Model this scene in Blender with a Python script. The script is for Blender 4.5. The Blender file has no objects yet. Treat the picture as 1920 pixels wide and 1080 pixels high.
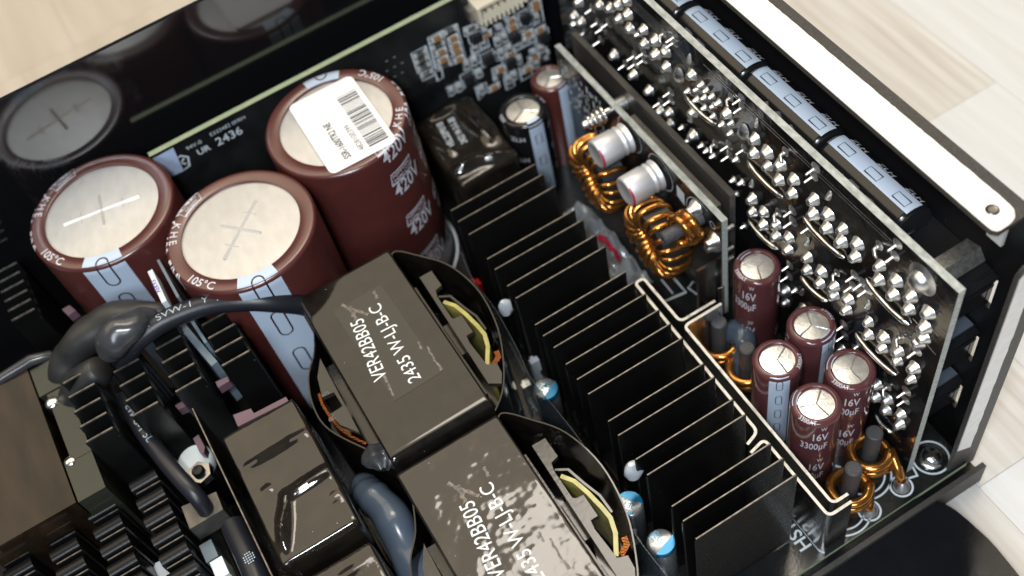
import bpy, bmesh, math, random
from mathutils import Vector, Matrix
random.seed(7)
S = bpy.context.scene
PI = math.pi
COL = bpy.data.collections.new("scene_objects"); S.collection.children.link(COL)

# ------------------------------------------------------------------ camera (1 unit = 1 cm, z = 0 is the top of the main board)
CR = ((0.85294634, -0.49761586, -0.15767371), (-0.49200787, -0.66547895, -0.56130742), (0.17438694, 0.55634181, -0.81244876))
CAM = Vector((0, 0, 24.3)); FPX = 2120.89
cam = bpy.data.cameras.new("camera"); co = bpy.data.objects.new("camera", cam); COL.objects.link(co)
co.matrix_world = Matrix(((CR[0][0], -CR[1][0], -CR[2][0], CAM.x), (CR[0][1], -CR[1][1], -CR[2][1], CAM.y),
                          (CR[0][2], -CR[1][2], -CR[2][2], CAM.z), (0, 0, 0, 1)))
cam.sensor_width = 36.0; cam.lens = 36.0 * FPX / 1920.0
cam.clip_start = 0.5; cam.clip_end = 2000
cam.dof.use_dof = True; cam.dof.focus_distance = 22.6; cam.dof.aperture_fstop = 0.15
S.camera = co

# ------------------------------------------------------------------ light: a lit room ceiling with the flash bounce on it
W = bpy.data.worlds.new("World"); S.world = W; W.use_nodes = True
W.node_tree.nodes["Background"].inputs[0].default_value = (0.42, 0.52, 0.66, 1)
W.node_tree.nodes["Background"].inputs[1].default_value = 0.16
def area(name, loc, sx, sy, rad, col, shape='RECTANGLE', target=None):
    l = bpy.data.lights.new(name, 'AREA'); l.shape = shape; l.size = sx; l.size_y = sy
    a = sx * sy * (PI / 4 if shape in ('DISK', 'ELLIPSE') else 1)
    l.energy = rad * PI * a; l.color = col
    o = bpy.data.objects.new(name, l); COL.objects.link(o); o.location = loc
    if target is not None:
        o.rotation_euler = (Vector(target) - Vector(loc)).to_track_quat('-Z', 'Y').to_euler()
    return o
area("ceiling_light", (10, 100, 150), 340, 156, 2.1, (1.0, 0.84, 0.60))
area("flash_bounce_light", (38, 61, 148), 66, 36, 10.0, (1.0, 0.92, 0.82), 'ELLIPSE')
area("camera_side_light", (-46, -78, 92), 44, 36, 15.0, (0.82, 0.92, 1.0), target=(3, 13, 2))
area("camera_flash", (-3.5, -1.5, 31), 4.4, 3.0, 150.0, (0.94, 0.97, 1.0), target=(4, 13, 2))
S.view_settings.view_transform = 'Standard'; S.view_settings.look = 'None'
S.view_settings.exposure = 0.0; S.view_settings.gamma = 1.0
S.cycles.use_denoising = True
S.cycles.max_bounces = 8; S.cycles.glossy_bounces = 5; S.cycles.transparent_max_bounces = 12
S.cycles.caustics_reflective = False; S.cycles.caustics_refractive = False
S.cycles.sample_clamp_indirect = 6.0

def at(u, v, z):                      # where the sight line through a point of the photograph meets height z
    d = Vector(((u - 960) / FPX, (v - 540) / FPX, 1))
    w = Vector([sum(CR[i][j] * d[i] for i in range(3)) for j in range(3)])
    return CAM + w * ((z - CAM.z) / w.z)
def atx(u, v, x):
    d = Vector(((u - 960) / FPX, (v - 540) / FPX, 1))
    w = Vector([sum(CR[i][j] * d[i] for i in range(3)) for j in range(3)])
    return CAM + w * ((x - CAM.x) / w.x)

# ------------------------------------------------------------------ materials
def mat(name, col, rough=0.5, metal=0.0, col2=None, ns=6.0, nd=3.0, rvar=0.0, bump=0.0, bs=30.0, bd=2.0, spec=0.5, coat=0.0, coatr=0.05,
        wave=None, stretch=(1, 1, 1), c0=0.35, c1=0.65, ior=1.5, aniso=0.0, sheen=0.0, bdist=0.02, dust=0.0):
    m = bpy.data.materials.new(name); m.use_nodes = True
    N = m.node_tree.nodes; L = m.node_tree.links; b = N["Principled BSDF"]
    b.inputs["Base Color"].default_value = (*col, 1); b.inputs["Roughness"].default_value = rough; b.inputs["Metallic"].default_value = metal
    b.inputs["IOR"].default_value = ior
    b.inputs["Specular IOR Level"].default_value = spec
    b.inputs["Coat Weight"].default_value = coat; b.inputs["Coat Roughness"].default_value = coatr
    b.inputs["Anisotropic"].default_value = aniso
    tc = N.new("ShaderNodeTexCoord"); mp = N.new("ShaderNodeMapping"); L.new(tc.outputs["Object"], mp.inputs[0])
    mp.inputs["Scale"].default_value = stretch
    if col2 is not None or rvar:
        n = N.new("ShaderNodeTexNoise"); n.inputs["Scale"].default_value = ns; n.inputs["Detail"].default_value = nd
        L.new(mp.outputs[0], n.inputs["Vector"])
        r = N.new("ShaderNodeValToRGB"); r.color_ramp.elements[0].position = c0; r.color_ramp.elements[1].position = c1
        L.new(n.outputs[0], r.inputs[0])
        if col2 is not None:
            r.color_ramp.elements[0].color = (*col, 1); r.color_ramp.elements[1].color = (*col2, 1)
            L.new(r.outputs[0], b.inputs["Base Color"])
        if rvar:
            mr = N.new("ShaderNodeMapRange"); mr.inputs[3].default_value = max(0.02, rough - rvar); mr.inputs[4].default_value = rough + rvar
            L.new(n.outputs[0], mr.inputs[0]); L.new(mr.outputs[0], b.inputs["Roughness"])
    if dust:                                                  # sparse specks of dust
        v = N.new("ShaderNodeTexVoronoi"); v.inputs["Scale"].default_value = 4.2; L.new(tc.outputs["Object"], v.inputs["Vector"])
        lt = N.new("ShaderNodeMath"); lt.operation = 'LESS_THAN'; lt.inputs[1].default_value = .042; L.new(v.outputs["Distance"], lt.inputs[0])
        sp = N.new("ShaderNodeSeparateColor"); L.new(v.outputs["Color"], sp.inputs[0])
        g = N.new("ShaderNodeMath"); g.operation = 'GREATER_THAN'; g.inputs[1].default_value = 1 - dust; L.new(sp.outputs[0], g.inputs[0])
        ml = N.new("ShaderNodeMath"); ml.operation = 'MULTIPLY'; L.new(lt.outputs[0], ml.inputs[0]); L.new(g.outputs[0], ml.inputs[1])
        mx = N.new("ShaderNodeMix"); mx.data_type = 'RGBA'; L.new(ml.outputs[0], mx.inputs[0]); mx.inputs[7].default_value = (.42, .40, .38, 1)
        src = b.inputs["Base Color"].links[0].from_socket if b.inputs["Base Color"].is_linked else None
        if src: L.new(src, mx.inputs[6])
        else: mx.inputs[6].default_value = (*col, 1)
        L.new(mx.outputs[2], b.inputs["Base Color"])
    if bump or wave:
        bp = N.new("ShaderNodeBump"); bp.inputs["Strength"].default_value = 1.0; bp.inputs["Distance"].default_value = bdist
        if wave:
            ax, sc, dist = wave
            t = N.new("ShaderNodeTexWave"); t.bands_direction = ax; t.inputs["Scale"].default_value = sc
            t.inputs["Distortion"].default_value = 0.0; L.new(tc.outputs["Object"], t.inputs[0])
            bp.inputs["Distance"].default_value = dist
        else:
            t = N.new("ShaderNodeTexNoise"); t.inputs["Scale"].default_value = bs; t.inputs["Detail"].default_value = bd
            L.new(mp.outputs[0], t.inputs["Vector"]); bp.inputs["Strength"].default_value = bump
        L.new(t.outputs[0], bp.inputs["Height"]); L.new(bp.outputs[0], b.inputs["Normal"])
    return m

M = dict(
    plank_pale=mat("plank_pale", (0.74, 0.76, 0.78), 0.45, col2=(0.66, 0.66, 0.655), ns=1.0, nd=5, stretch=(3.0, .16, 1), c0=.3, c1=.7),
    plank_wood=mat("plank_wood", (0.72, 0.71, 0.69), 0.45, col2=(0.55, 0.505, 0.455), ns=1.0, nd=6, stretch=(3.5, .18, 1), c0=.3, c1=.7),
    plank_warm=mat("plank_warm", (0.63, 0.565, 0.485), 0.5, col2=(0.52, 0.45, 0.375), ns=.5, nd=4, stretch=(2.0, .2, 1), c0=.3, c1=.72),
    paint=mat("black_gloss_paint", (0.006, 0.006, 0.007), 0.09, ior=1.85, rvar=.02, ns=3),
    paint_tex=mat("black_textured_paint", (0.035, 0.032, 0.03), 0.5, bump=.8, bs=30, bd=3, col2=(0.06, 0.055, 0.05), ns=30),
    paint_in=mat("black_inner_paint", (0.008, 0.008, 0.009), 0.32, bump=.3, bs=40),
    bare=mat("bare_sheet_metal", (0.84, 0.835, 0.83), 0.5, 0.5, col2=(0.77, 0.765, 0.76), nd=6, ns=5, bump=.12, bs=60),
    zinc=mat("zinc_plated_steel", (0.76, 0.77, 0.75), 0.34, 0.95, col2=(0.45, 0.46, 0.45), ns=12, bump=.25, bs=40),
    chrome=mat("bright_screw_metal", (0.85, 0.85, 0.83), 0.24, 1.0),
    mask=mat("black_solder_mask", (0.008, 0.009, 0.010), 0.2, col2=(0.016, 0.017, 0.017), ns=1.2, rvar=.1, bump=.15, bs=14),
    mask2=mat("black_solder_mask_flux", (0.007, 0.0075, 0.008), 0.14, col2=(0.020, 0.016, 0.012), ns=.9, nd=4, rvar=.08, bump=.3, bs=5, c0=.5, c1=.72),
    fr4=mat("board_edge_glass_fibre", (0.50, 0.51, 0.48), 0.6, col2=(0.30, 0.32, 0.29), ns=10, stretch=(1, .5, 3), bump=.3, bs=30),
    fr4g=mat("board_edge_greenish", (0.50, 0.56, 0.36), 0.6, col2=(0.42, 0.5, 0.30), ns=4),
    silk=mat("white_board_print", (0.62, 0.68, 0.72), 0.55),
    solder=mat("solder", (0.78, 0.77, 0.75), 0.34, 1.0, rvar=.08, ns=9, bump=.28, bs=5, bd=2, bdist=.03),
    tin=mat("tinned_bar", (0.85, 0.84, 0.80), 0.22, 1.0, bump=.25, bs=8),
    sleeve=mat("maroon_sleeve", (0.084, 0.0215, 0.019), 0.28, col2=(0.096, 0.025, 0.021), ns=2, bump=.06, bs=2.5, spec=.95),
    sleeve2=mat("dull_maroon_sleeve", (0.10, 0.034, 0.037), 0.14, bump=.12, bs=3),
    stripe=mat("blue_grey_stripe", (0.50, 0.60, 0.74), 0.24),
    dark=mat("dark_maroon_print", (0.035, 0.012, 0.018), 0.3),
    blackprint=mat("black_print", (0.012, 0.012, 0.015), 0.4),
    print=mat("pale_sleeve_print", (0.62, 0.62, 0.68), 0.35),
    cantop=mat("brushed_can_top", (0.60, 0.585, 0.56), 0.38, 0.4, col2=(0.54, 0.53, 0.515), ns=2.2, stretch=(1, 2, 1), bump=.14, bs=5, bd=4),
    cantop2=mat("small_can_top", (0.86, 0.84, 0.80), 0.3, 0.9, col2=(0.7, 0.69, 0.66), ns=10, bump=.35, bs=28),
    paper=mat("white_paper", (0.86, 0.86, 0.87), 0.55),
    ink=mat("black_ink", (0.03, 0.03, 0.035), 0.6),
    fin=mat("black_anodised_fin", (0.004, 0.004, 0.004), 0.24, wave=('Z', 3.3, .022), dust=.14),
    finedge=mat("edge_highlight", (0.10, 0.092, 0.083), 0.38, 0.8, col2=(0.22, 0.20, 0.18), ns=7, nd=5),  # paler metal: the ceiling's highlight on thin edges, put into the colour
    blackmetal=mat("black_anodised_metal", (0.007, 0.007, 0.008), 0.3, bump=.1, bs=20, spec=.3),
    aluplate=mat("aluminium_plate", (0.72, 0.72, 0.71), 0.22, 1.0, col2=(0.6, 0.6, 0.59), ns=4, bump=.15, bs=6),
    aluedge=mat("aluminium_cut_edge", (0.56, 0.555, 0.52), 0.42, 0.6, col2=(0.22, 0.21, 0.19), ns=5, nd=6, c0=.52, c1=.80, bump=.5, bs=18),
    tape=mat("black_polyester_tape", (0.007, 0.006, 0.005), 0.07, ior=1.52, col2=(0.013, 0.011, 0.009), ns=3, rvar=.03, bump=.05, bs=2.2, dust=.3),
    tapew=mat("wrinkled_black_tape", (0.010, 0.0085, 0.0075), 0.09, ior=1.55, col2=(0.022, 0.017, 0.012), ns=1.6, rvar=.05, bump=.55, bs=1.1, bd=4, bdist=.05, dust=.3),
    bobbin=mat("brown_black_bobbin", (0.030, 0.027, 0.023), 0.16, bump=.12, bs=10),
    yellow=mat("yellow_tape", (0.42, 0.38, 0.10), 0.22, col2=(0.30, 0.27, 0.07), ns=5, bump=.3, bs=5),
    cross=mat("embossed_can_line", (0.74, 0.72, 0.69), 0.4, 0.45),
    copper=mat("copper_strands", (0.60, 0.20, 0.06), 0.28, 1.0, wave=('DIAGONAL', 8.0, .02)),
    enamel=mat("enamelled_copper_wire", (0.66, 0.30, 0.075), 0.17, 0.9, col2=(0.52, 0.21, 0.05), ns=3, bump=.08, bs=6),
    ferrite=mat("dark_ferrite", (0.045, 0.046, 0.05), 0.42, col2=(0.08, 0.08, 0.085), ns=30, bump=.4, bs=50),
    core=mat("dark_toroid_core", (0.02, 0.02, 0.02), 0.4),
    can=mat("matt_aluminium_can", (0.80, 0.80, 0.82), 0.5, 0.7, bump=.03, bs=20),
    red=mat("red_sleeve_base", (0.40, 0.015, 0.05), 0.3),
    silicone=mat("grey_silicone", (0.062, 0.085, 0.118), 0.22, bump=.15, bs=3, coat=.3),
    silwhite=mat("white_silicone", (0.62, 0.66, 0.72), 0.3, bump=.15, bs=6),
    rubber=mat("black_heatshrink", (0.040, 0.042, 0.047), 0.22, bump=.12, bs=2.5, col2=(0.055, 0.056, 0.06), ns=3),
    cable=mat("black_cable", (0.014, 0.015, 0.021), 0.38, bump=.1, bs=20),
    cableprint=mat("cable_dot_print", (0.42, 0.52, 0.6), 0.5),
    cream=mat("cream_connector", (0.80, 0.72, 0.56), 0.45),
    term=mat("chip_solder_end", (0.85, 0.86, 0.86), 0.38, 0.45),
    brownchip=mat("brown_ceramic_chip", (0.36, 0.19, 0.08), 0.45),
    darkchip=mat("dark_chip", (0.02, 0.02, 0.023), 0.35),
    plastic=mat("black_socket_plastic", (0.012, 0.012, 0.014), 0.28),
    sheet=mat("black_plastic_sheet", (0.004, 0.004, 0.005), 0.17, rvar=.08, ns=2, bump=.3, bs=45, bd=3),
    board_box=mat("dark_brown_tape_block", (0.010, 0.006, 0.004), 0.12, spec=.3, col2=(0.030, 0.019, 0.011), ns=.9, nd=4, rvar=.05, stretch=(2, .5, 1), bump=.12, bs=1.2),
    olive=mat("olive_grey_plate", (0.028, 0.030, 0.022), 0.22, spec=.42),
    pink=mat("pink_insulator", (0.13, 0.075, 0.10), 0.4),
    white=mat("white_nylon", (0.70, 0.78, 0.80), 0.35),
    teal=mat("blue_can_paint", (0.008, 0.15, 0.30), 0.25, 0.4),
    bluebar=mat("blue_grey_card", (0.16, 0.21, 0.25), 0.4),
    purple=mat("purple_print", (0.10, 0.06, 0.34), 0.4),
    redbit=mat("red_plastic", (0.75, 0.02, 0.01), 0.35),
    hole=mat("hole_shadow_metal", (0.15, 0.14, 0.14), 0.3, 0.9),  # dark metal: shade inside screw hole and slot, put into the colour
)
M['tapew2'] = mat('scuffed_black_tape', (0.012, 0.010, 0.009), 0.075, ior=1.6, col2=(0.03, 0.024, 0.018), ns=1.3, nd=6, dust=.3, rvar=.03, bump=.8, bs=.8, bd=3.0, bdist=.09, c0=.5, c1=.75)
M['chrome2'] = mat('dark_bright_steel', (0.32, 0.31, 0.31), 0.15, 1.0)
def film_mat(name, tint, mix, rough):
    m = bpy.data.materials.new(name); m.use_nodes = True
    N = m.node_tree.nodes; L = m.node_tree.links; b = N["Principled BSDF"]
    b.inputs["Base Color"].default_value = (*tint, 1); b.inputs["Roughness"].default_value = rough
    t = N.new("ShaderNodeBsdfTransparent"); t.inputs[0].default_value = (0.85, 0.88, 0.9, 1)
    x = N.new("ShaderNodeMixShader"); x.inputs[0].default_value = mix
    n = N.new("ShaderNodeTexNoise"); n.inputs["Scale"].default_value = 2.5; n.inputs["Detail"].default_value = 3
    bp = N.new("ShaderNodeBump"); bp.inputs["Strength"].default_value = .7; bp.inputs["Distance"].default_value = .04
    L.new(n.outputs[0], bp.inputs["Height"]); L.new(bp.outputs[0], b.inputs["Normal"])
    L.new(t.outputs[0], x.inputs[1]); L.new(b.outputs[0], x.inputs[2])
    L.new(x.outputs[0], N["Material Output"].inputs["Surface"])
    return m
M['film'] = film_mat("clear_film", (0.10, 0.13, 0.16), 0.38, 0.12)
M['holo'] = film_mat("iridescent_film", (0.50, 0.62, 0.85), 0.85, 0.25)

# ------------------------------------------------------------------ mesh collecting
class MB:
    def __init__(s): s.v = []; s.f = []; s.m = []
    def add(s, vs, fs, mi=0):
        o = len(s.v); s.v += [Vector(p) for p in vs]
        for f in fs: s.f.append([i + o for i in f]); s.m.append(mi)
        return s
    def box(s, x0, y0, z0, x1, y1, z1, mi=0, side=None):
        v = [(x0, y0, z0), (x1, y0, z0), (x1, y1, z0), (x0, y1, z0), (x0, y0, z1), (x1, y0, z1), (x1, y1, z1), (x0, y1, z1)]
        F = [(0, 3, 2, 1), (4, 5, 6, 7), (0, 1, 5, 4), (1, 2, 6, 5), (2, 3, 7, 6), (3, 0, 4, 7)]
        if side is None: return s.add(v, F, mi)
        ax, a, b = side                         # faces square to axis ax get slot a, the others b
        for k, f in enumerate(F): s.add(v, [f], a if k in {2: (0, 1), 1: (2, 4), 0: (3, 5)}[ax] else b)
        return s
        return s
    def prism(s, poly, z0, z1, mi=0):
        n = len(poly); a = sum(poly[i][0] * poly[(i + 1) % n][1] - poly[(i + 1) % n][0] * poly[i][1] for i in range(n))
        if a < 0: poly = list(reversed(poly))
        v = [(p[0], p[1], z0) for p in poly] + [(p[0], p[1], z1) for p in poly]
        return s.add(v, [list(range(n))[::-1], list(range(n, 2 * n))] + [(i, (i + 1) % n, n + (i + 1) % n, n + i) for i in range(n)], mi)
    def lathe(s, prof, n=32, a0=0.0, a1=2 * PI, mi=0):
        full = abs(a1 - a0 - 2 * PI) < 1e-6; k = n if full else n + 1
        v = []
        for i in range(k):
            a = a0 + (a1 - a0) * i / n
            for r, z in prof: v.append((r * math.cos(a), r * math.sin(a), z))
        p = len(prof); fs = []
        for i in range(n):
            j = (i + 1) % k
            for q in range(p - 1):
                fs.append((i * p + q, j * p + q, j * p + q + 1, i * p + q + 1))
        return s.add(v, fs, mi)
    def tube(s, path, r, n=8, closed=False, mi=0, sq=None):
        P = [Vector(p) for p in path]; m = len(P); up = Vector((0.13, 0.21, 0.97)); rings = []
        T = []
        for i in range(m):
            a = P[(i - 1) % m] if (closed or i) else P[0]; b = P[(i + 1) % m] if (closed or i < m - 1) else P[-1]
            T.append((b - a).normalized())
        x = T[0].cross(up).normalized()
        v = []
        for i in range(m):
            x = (x - T[i] * x.dot(T[i])).normalized(); y = T[i].cross(x)
            ri = r[i] if isinstance(r, (list, tuple)) else r
            for k in range(n):
                a = 2 * PI * k / n
                v.append(P[i] + x * (math.cos(a) * ri) + y * (math.sin(a) * ri))
        fs = []
        for i in range(m if closed else m - 1):
            j = (i + 1) % m
            for k in range(n): fs.append((i * n + k, i * n + (k + 1) % n, j * n + (k + 1) % n, j * n + k))
        if not closed: fs += [list(range(n))[::-1], [(m - 1) * n + k for k in range(n)]]
        return s.add(v, fs, mi)
    def stroke(s, pts, w, closed=False, z=0.0, mi=0):        # a flat ribbon in the xy plane
        n = len(pts); P = [Vector((p[0], p[1])) for p in pts]; L = []; R = []
        for i in range(n):
            a = P[i - 1] if (closed or i) else P[0]; b = P[(i + 1) % n] if (closed or i < n - 1) else P[-1]
            t = (b - a); t = t.normalized() if t.length > 1e-9 else Vector((1, 0)); q = Vector((-t.y, t.x))
            k = 1.0
            if (closed or 0 < i < n - 1):
                t1 = (P[i] - a).normalized(); c = max(.5, abs(t1.dot(t))); k = 1 / c
            L.append(P[i] + q * (w / 2 * k)); R.append(P[i] - q * (w / 2 * k))
        v = [(p.x, p.y, z) for p in L] + [(p.x, p.y, z) for p in R]
        return s.add(v, [(i, n + i, n + (i + 1) % n, (i + 1) % n) for i in range(n if closed else n - 1)], mi)
    def xf(s, mt): s.v = [mt @ p for p in s.v]; return s
    def mv(s, x, y, z): return s.xf(Matrix.Translation((x, y, z)))
    def map(s, fn): s.v = [Vector(fn(p)) for p in s.v]; return s
    def join(s, o, mi=None):
        k = len(s.v); s.v += o.v
        for f, m in zip(o.f, o.m): s.f.append([i + k for i in f]); s.m.append(m if mi is None else mi)
        return s
    def fine(s, l):                                            # cut long edges so that flat print can follow a curve
        bm = s.bm(); bmesh.ops.triangulate(bm, faces=bm.faces[:])
        for _ in range(3):
            e = [e for e in bm.edges if e.calc_length() > l]
            if not e: break
            bmesh.ops.subdivide_edges(bm, edges=e, cuts=1); bmesh.ops.triangulate(bm, faces=[f for f in bm.faces if len(f.verts) > 3])
        s.v = [v.co.copy() for v in bm.verts]; bm.verts.index_update(); s.f = [[v.index for v in f.verts] for f in bm.faces]; s.m = [0] * len(s.f); bm.free()
        return s
    def bm(s):
        bm = bmesh.new(); vs = [bm.verts.new(p) for p in s.v]
        for f, m in zip(s.f, s.m):
            try: bm.faces.new([vs[i] for i in f]).material_index = m
            except ValueError: pass
        return bm
    def mesh(s, name, mats, bevel=0.0, seg=2, smooth=40, weld=False, sub=0, noise=None):
        bm = s.bm()
        if weld: bmesh.ops.remove_doubles(bm, verts=bm.verts[:], dist=1e-5)
        if bevel:
            es = [e for e in bm.edges if len(e.link_faces) == 2 and e.calc_face_angle(0) > 0.5]
            bmesh.ops.bevel(bm, geom=es, offset=bevel, segments=seg, affect='EDGES', profile=0.5)
        if sub: bmesh.ops.subdivide_edges(bm, edges=bm.edges[:], cuts=sub, use_grid_fill=True)
        if noise:
            from mathutils import noise as nz
            bm.normal_update()
            a, sc = noise
            for v in bm.verts: v.co += v.normal * (a * nz.noise(v.co * sc))
        me = bpy.data.meshes.new(name); bm.normal_update(); bm.to_mesh(me); bm.free()
        for m in (mats if isinstance(mats, (list, tuple)) else [mats]): me.materials.append(M[m] if isinstance(m, str) else m)
        if smooth:
            me.polygons.foreach_set("use_smooth", [True] * len(me.polygons)); me.set_sharp_from_angle(angle=math.radians(smooth))
        return me

ORG = {}
def thing(name, label, cat, loc=(0, 0, 0), group=None, rz=0.0):
    o = bpy.data.objects.new(name, None); o.empty_display_size = .2; COL.objects.link(o); o.location = loc; o.rotation_euler = (0, 0, rz)
    o["label"] = label; o["category"] = cat
    if group: o["group"] = group
    ORG[o.name] = Vector(loc)
    return o
def link(name, me, parent, label=None, kind=None, loc=None):
    o = bpy.data.objects.new(name, me); COL.objects.link(o)
    if parent is not None: o.parent = parent; ORG[o.name] = ORG.get(parent.name, Vector((0, 0, 0)))
    if label: o["label"] = label
    if kind: o["kind"] = kind
    if loc is not None: o.location = loc
    return o
def part(name, mb, mats, parent, label=None, kind=None, local=False, **kw):
    if name.startswith('printed_') and kind is None: kind = 'stuff'
    if parent is not None and not local: mb.mv(*(-ORG.get(parent.name, Vector((0, 0, 0)))))
    o = link(name, mb.mesh(name, mats, **kw), parent, label, kind)
    if kw.get('bevel') and kw.get('smooth', 40):
        w = o.modifiers.new('weighted', 'WEIGHTED_NORMAL'); w.keep_sharp = True; w.weight = 100
    return o
def copy_tree(o, loc, rz=0.0, label=None, parent=None):
    c = o.copy(); COL.objects.link(c)
    if parent is None: c.location = loc; c.rotation_euler = (0, 0, rz); ORG[c.name] = Vector(loc)
    else: c.parent = parent
    if label: c["label"] = label
    for ch in [x for x in o.children]: copy_tree(ch, None, 0, None, c)
    return c

# flat lettering
_T = {}
def text(t, size=1.0, align='LEFT', bold=0.0, sx=1.0):
    k = (t, align, bold)
    if k not in _T:
        c = bpy.data.curves.new("lettering", 'FONT'); c.body = t; c.size = 1.0; c.align_x = align; c.offset = bold; c.resolution_u = 3; c.fill_mode = 'FRONT'
        o = bpy.data.objects.new("lettering", c); me = bpy.data.meshes.new_from_object(o)
        _T[k] = ([v.co.copy() for v in me.vertices], [list(p.vertices) for p in me.polygons])
        bpy.data.objects.remove(o); bpy.data.curves.remove(c); bpy.data.meshes.remove(me)
    v, f = _T[k]
    return MB().add([(p.x * size * sx, p.y * size, 0) for p in v], f)
def frame(o, u, v):                                           # matrix that lays xy print on the plane through o along u, v
    u = Vector(u).normalized(); v = Vector(v).normalized(); w = u.cross(v)
    return Matrix(((u.x, v.x, w.x, o[0]), (u.y, v.y, w.y, o[1]), (u.z, v.z, w.z, o[2]), (0, 0, 0, 1)))
def ring(cx, cy, r, n=36, a0=0, a1=2 * PI): return [(cx + r * math.cos(a0 + (a1 - a0) * i / n), cy + r * math.sin(a0 + (a1 - a0) * i / n)) for i in range(n + (abs(a1 - a0) < 2 * PI - 1e-6))]
def bez(pts, n=8):                                            # smooth line through the points
    P = [Vector(p) for p in pts]; out = []
    for i in range(len(P) - 1):
        a = P[max(i - 1, 0)]; b = P[i]; c = P[i + 1]; d = P[min(i + 2, len(P) - 1)]
        for k in range(n):
            t = k / n
            out.append(0.5 * ((2 * b) + (c - a) * t + (2 * a - 5 * b + 4 * c - d) * t * t + (3 * b - a - 3 * c + d) * t ** 3))
    return out + [P[-1]]
def oval(w, h, n=8):                                          # rounded long loop
    r = w / 2; l = h / 2 - r
    return [(r * math.cos(a), l + r * math.sin(a)) for a in [PI * i / n for i in range(n + 1)]] + [(-r * math.cos(a), -l - r * math.sin(a)) for a in [PI * i / n for i in range(n + 1)]]
def axis_x(y, z, x=0): return Matrix(((0, 0, -1, x), (1, 0, 0, y), (0, -1, 0, z), (0, 0, 0, 1)))   # local z -> -x
# ================================================================== the setting: a table top of laminate strips
tb = link("table", MB().box(-45, -35, -3.0, 60, 75, -0.85).mesh("table", "plank_wood", smooth=0), None, kind='structure')
ORG["table"] = Vector((0, 0, 0))
PM = {}
def plank(x0, x1, y0, y1, m):
    k = (round(x1 - x0, 2), round(y1 - y0, 2), m)
    if k not in PM: PM[k] = MB().box(-(x1 - x0) / 2 + .006, -(y1 - y0) / 2 + .006, -.046, (x1 - x0) / 2 - .006, (y1 - y0) / 2 - .006, 0).mesh("plank", m, bevel=.008, seg=1, smooth=0)
    o = link("plank", PM[k].copy() if False else PM[k], tb); o.location = ((x0 + x1) / 2, (y0 + y1) / 2, -.80)
rnd = random.Random(5)
for i in range(8):                                            # the strips at the right of the case
    x0 = 8.3 + 3.0 * i; y = -6.0 + rnd.choice((0, 2.2, 4.1, 6.0))
    k = 0
    while y < 36:
        l = rnd.choice((9.0, 12.0, 15.0)); w = (i * 2 + k) % 3
        if y + l > -2: plank(x0, x0 + 3.0, y, min(y + l, 40.0), "plank_pale" if (i + k) % 2 else "plank_wood")
        y += l; k += 1
for i in range(5):                                            # beyond the side wall
    y0 = 23.4 + 6.0 * i
    x = -22.0 + 4 * (i % 2)
    while x < 12 and i < 5:
        l = rnd.choice((10.0, 14.0)); plank(x, min(x + l, 8.3 if y0 < 40 else 14), y0, y0 + 6.0, "plank_warm"); x += l
        if x >= 8.3: break

# ================================================================== case
case = thing("power_supply_case", "open black steel case with white bare metal strips along its edges", "computer case", (0, 14, -.75))
part("bottom_tray", MB().box(-14, 6.25, -.75, 11.5, 22.5, -.62), "paint_in", case, bevel=.03)
part("front_lip", MB().box(-14, 6.10, -.75, 11.42, 6.22, 0.02), "paint_tex", case, bevel=.03)
part("side_wall", MB().box(-14, 22.40, -.62, 11.4, 22.52, 8.0), "paint", case, bevel=.03)
# wall that carries the cable sockets, with two upright slots in it
def wall_holes(x0, x1, ys, zs, holes):
    mb = MB()
    def solid(i, j): return 0 <= i < len(ys) - 1 and 0 <= j < len(zs) - 1 and (i, j) not in holes
    for i in range(len(ys) - 1):
        for j in range(len(zs) - 1):
            if not solid(i, j): continue
            y0, y1, z0, z1 = ys[i], ys[i + 1], zs[j], zs[j + 1]
            mb.add([(x0, y0, z0), (x0, y0, z1), (x0, y1, z1), (x0, y1, z0)], [(0, 1, 2, 3)])
            mb.add([(x1, y0, z0), (x1, y1, z0), (x1, y1, z1), (x1, y0, z1)], [(0, 1, 2, 3)])
            if not solid(i - 1, j): mb.add([(x0, y0, z0), (x1, y0, z0), (x1, y0, z1), (x0, y0, z1)], [(0, 1, 2, 3)])
            if not solid(i + 1, j): mb.add([(x0, y1, z0), (x0, y1, z1), (x1, y1, z1), (x1, y1, z0)], [(0, 1, 2, 3)])
            if not solid(i, j - 1): mb.add([(x0, y0, z0), (x0, y1, z0), (x1, y1, z0), (x1, y0, z0)], [(0, 1, 2, 3)])
            if not solid(i, j + 1): mb.add([(x0, y0, z1), (x1, y0, z1), (x1, y1, z1), (x0, y1, z1)], [(0, 1, 2, 3)])
    return mb
part("connector_wall", wall_holes(11.42, 11.54, [6.55, 7.27, 7.41, 22.40], [-.62, .95, 1.9, 2.95, 3.9, 4.95, 5.9, 8.0], {(1, 1), (1, 3), (1, 5)}), "paint_in", case, weld=True, smooth=0)
part("top_flange", MB().prism([(10.66, 7.22), (10.74, 7.12), (11.30, 7.12), (11.54, 7.34), (11.54, 22.5), (10.66, 22.5)], 8.0, 8.10), "paint_tex", case, bevel=.02)
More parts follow.
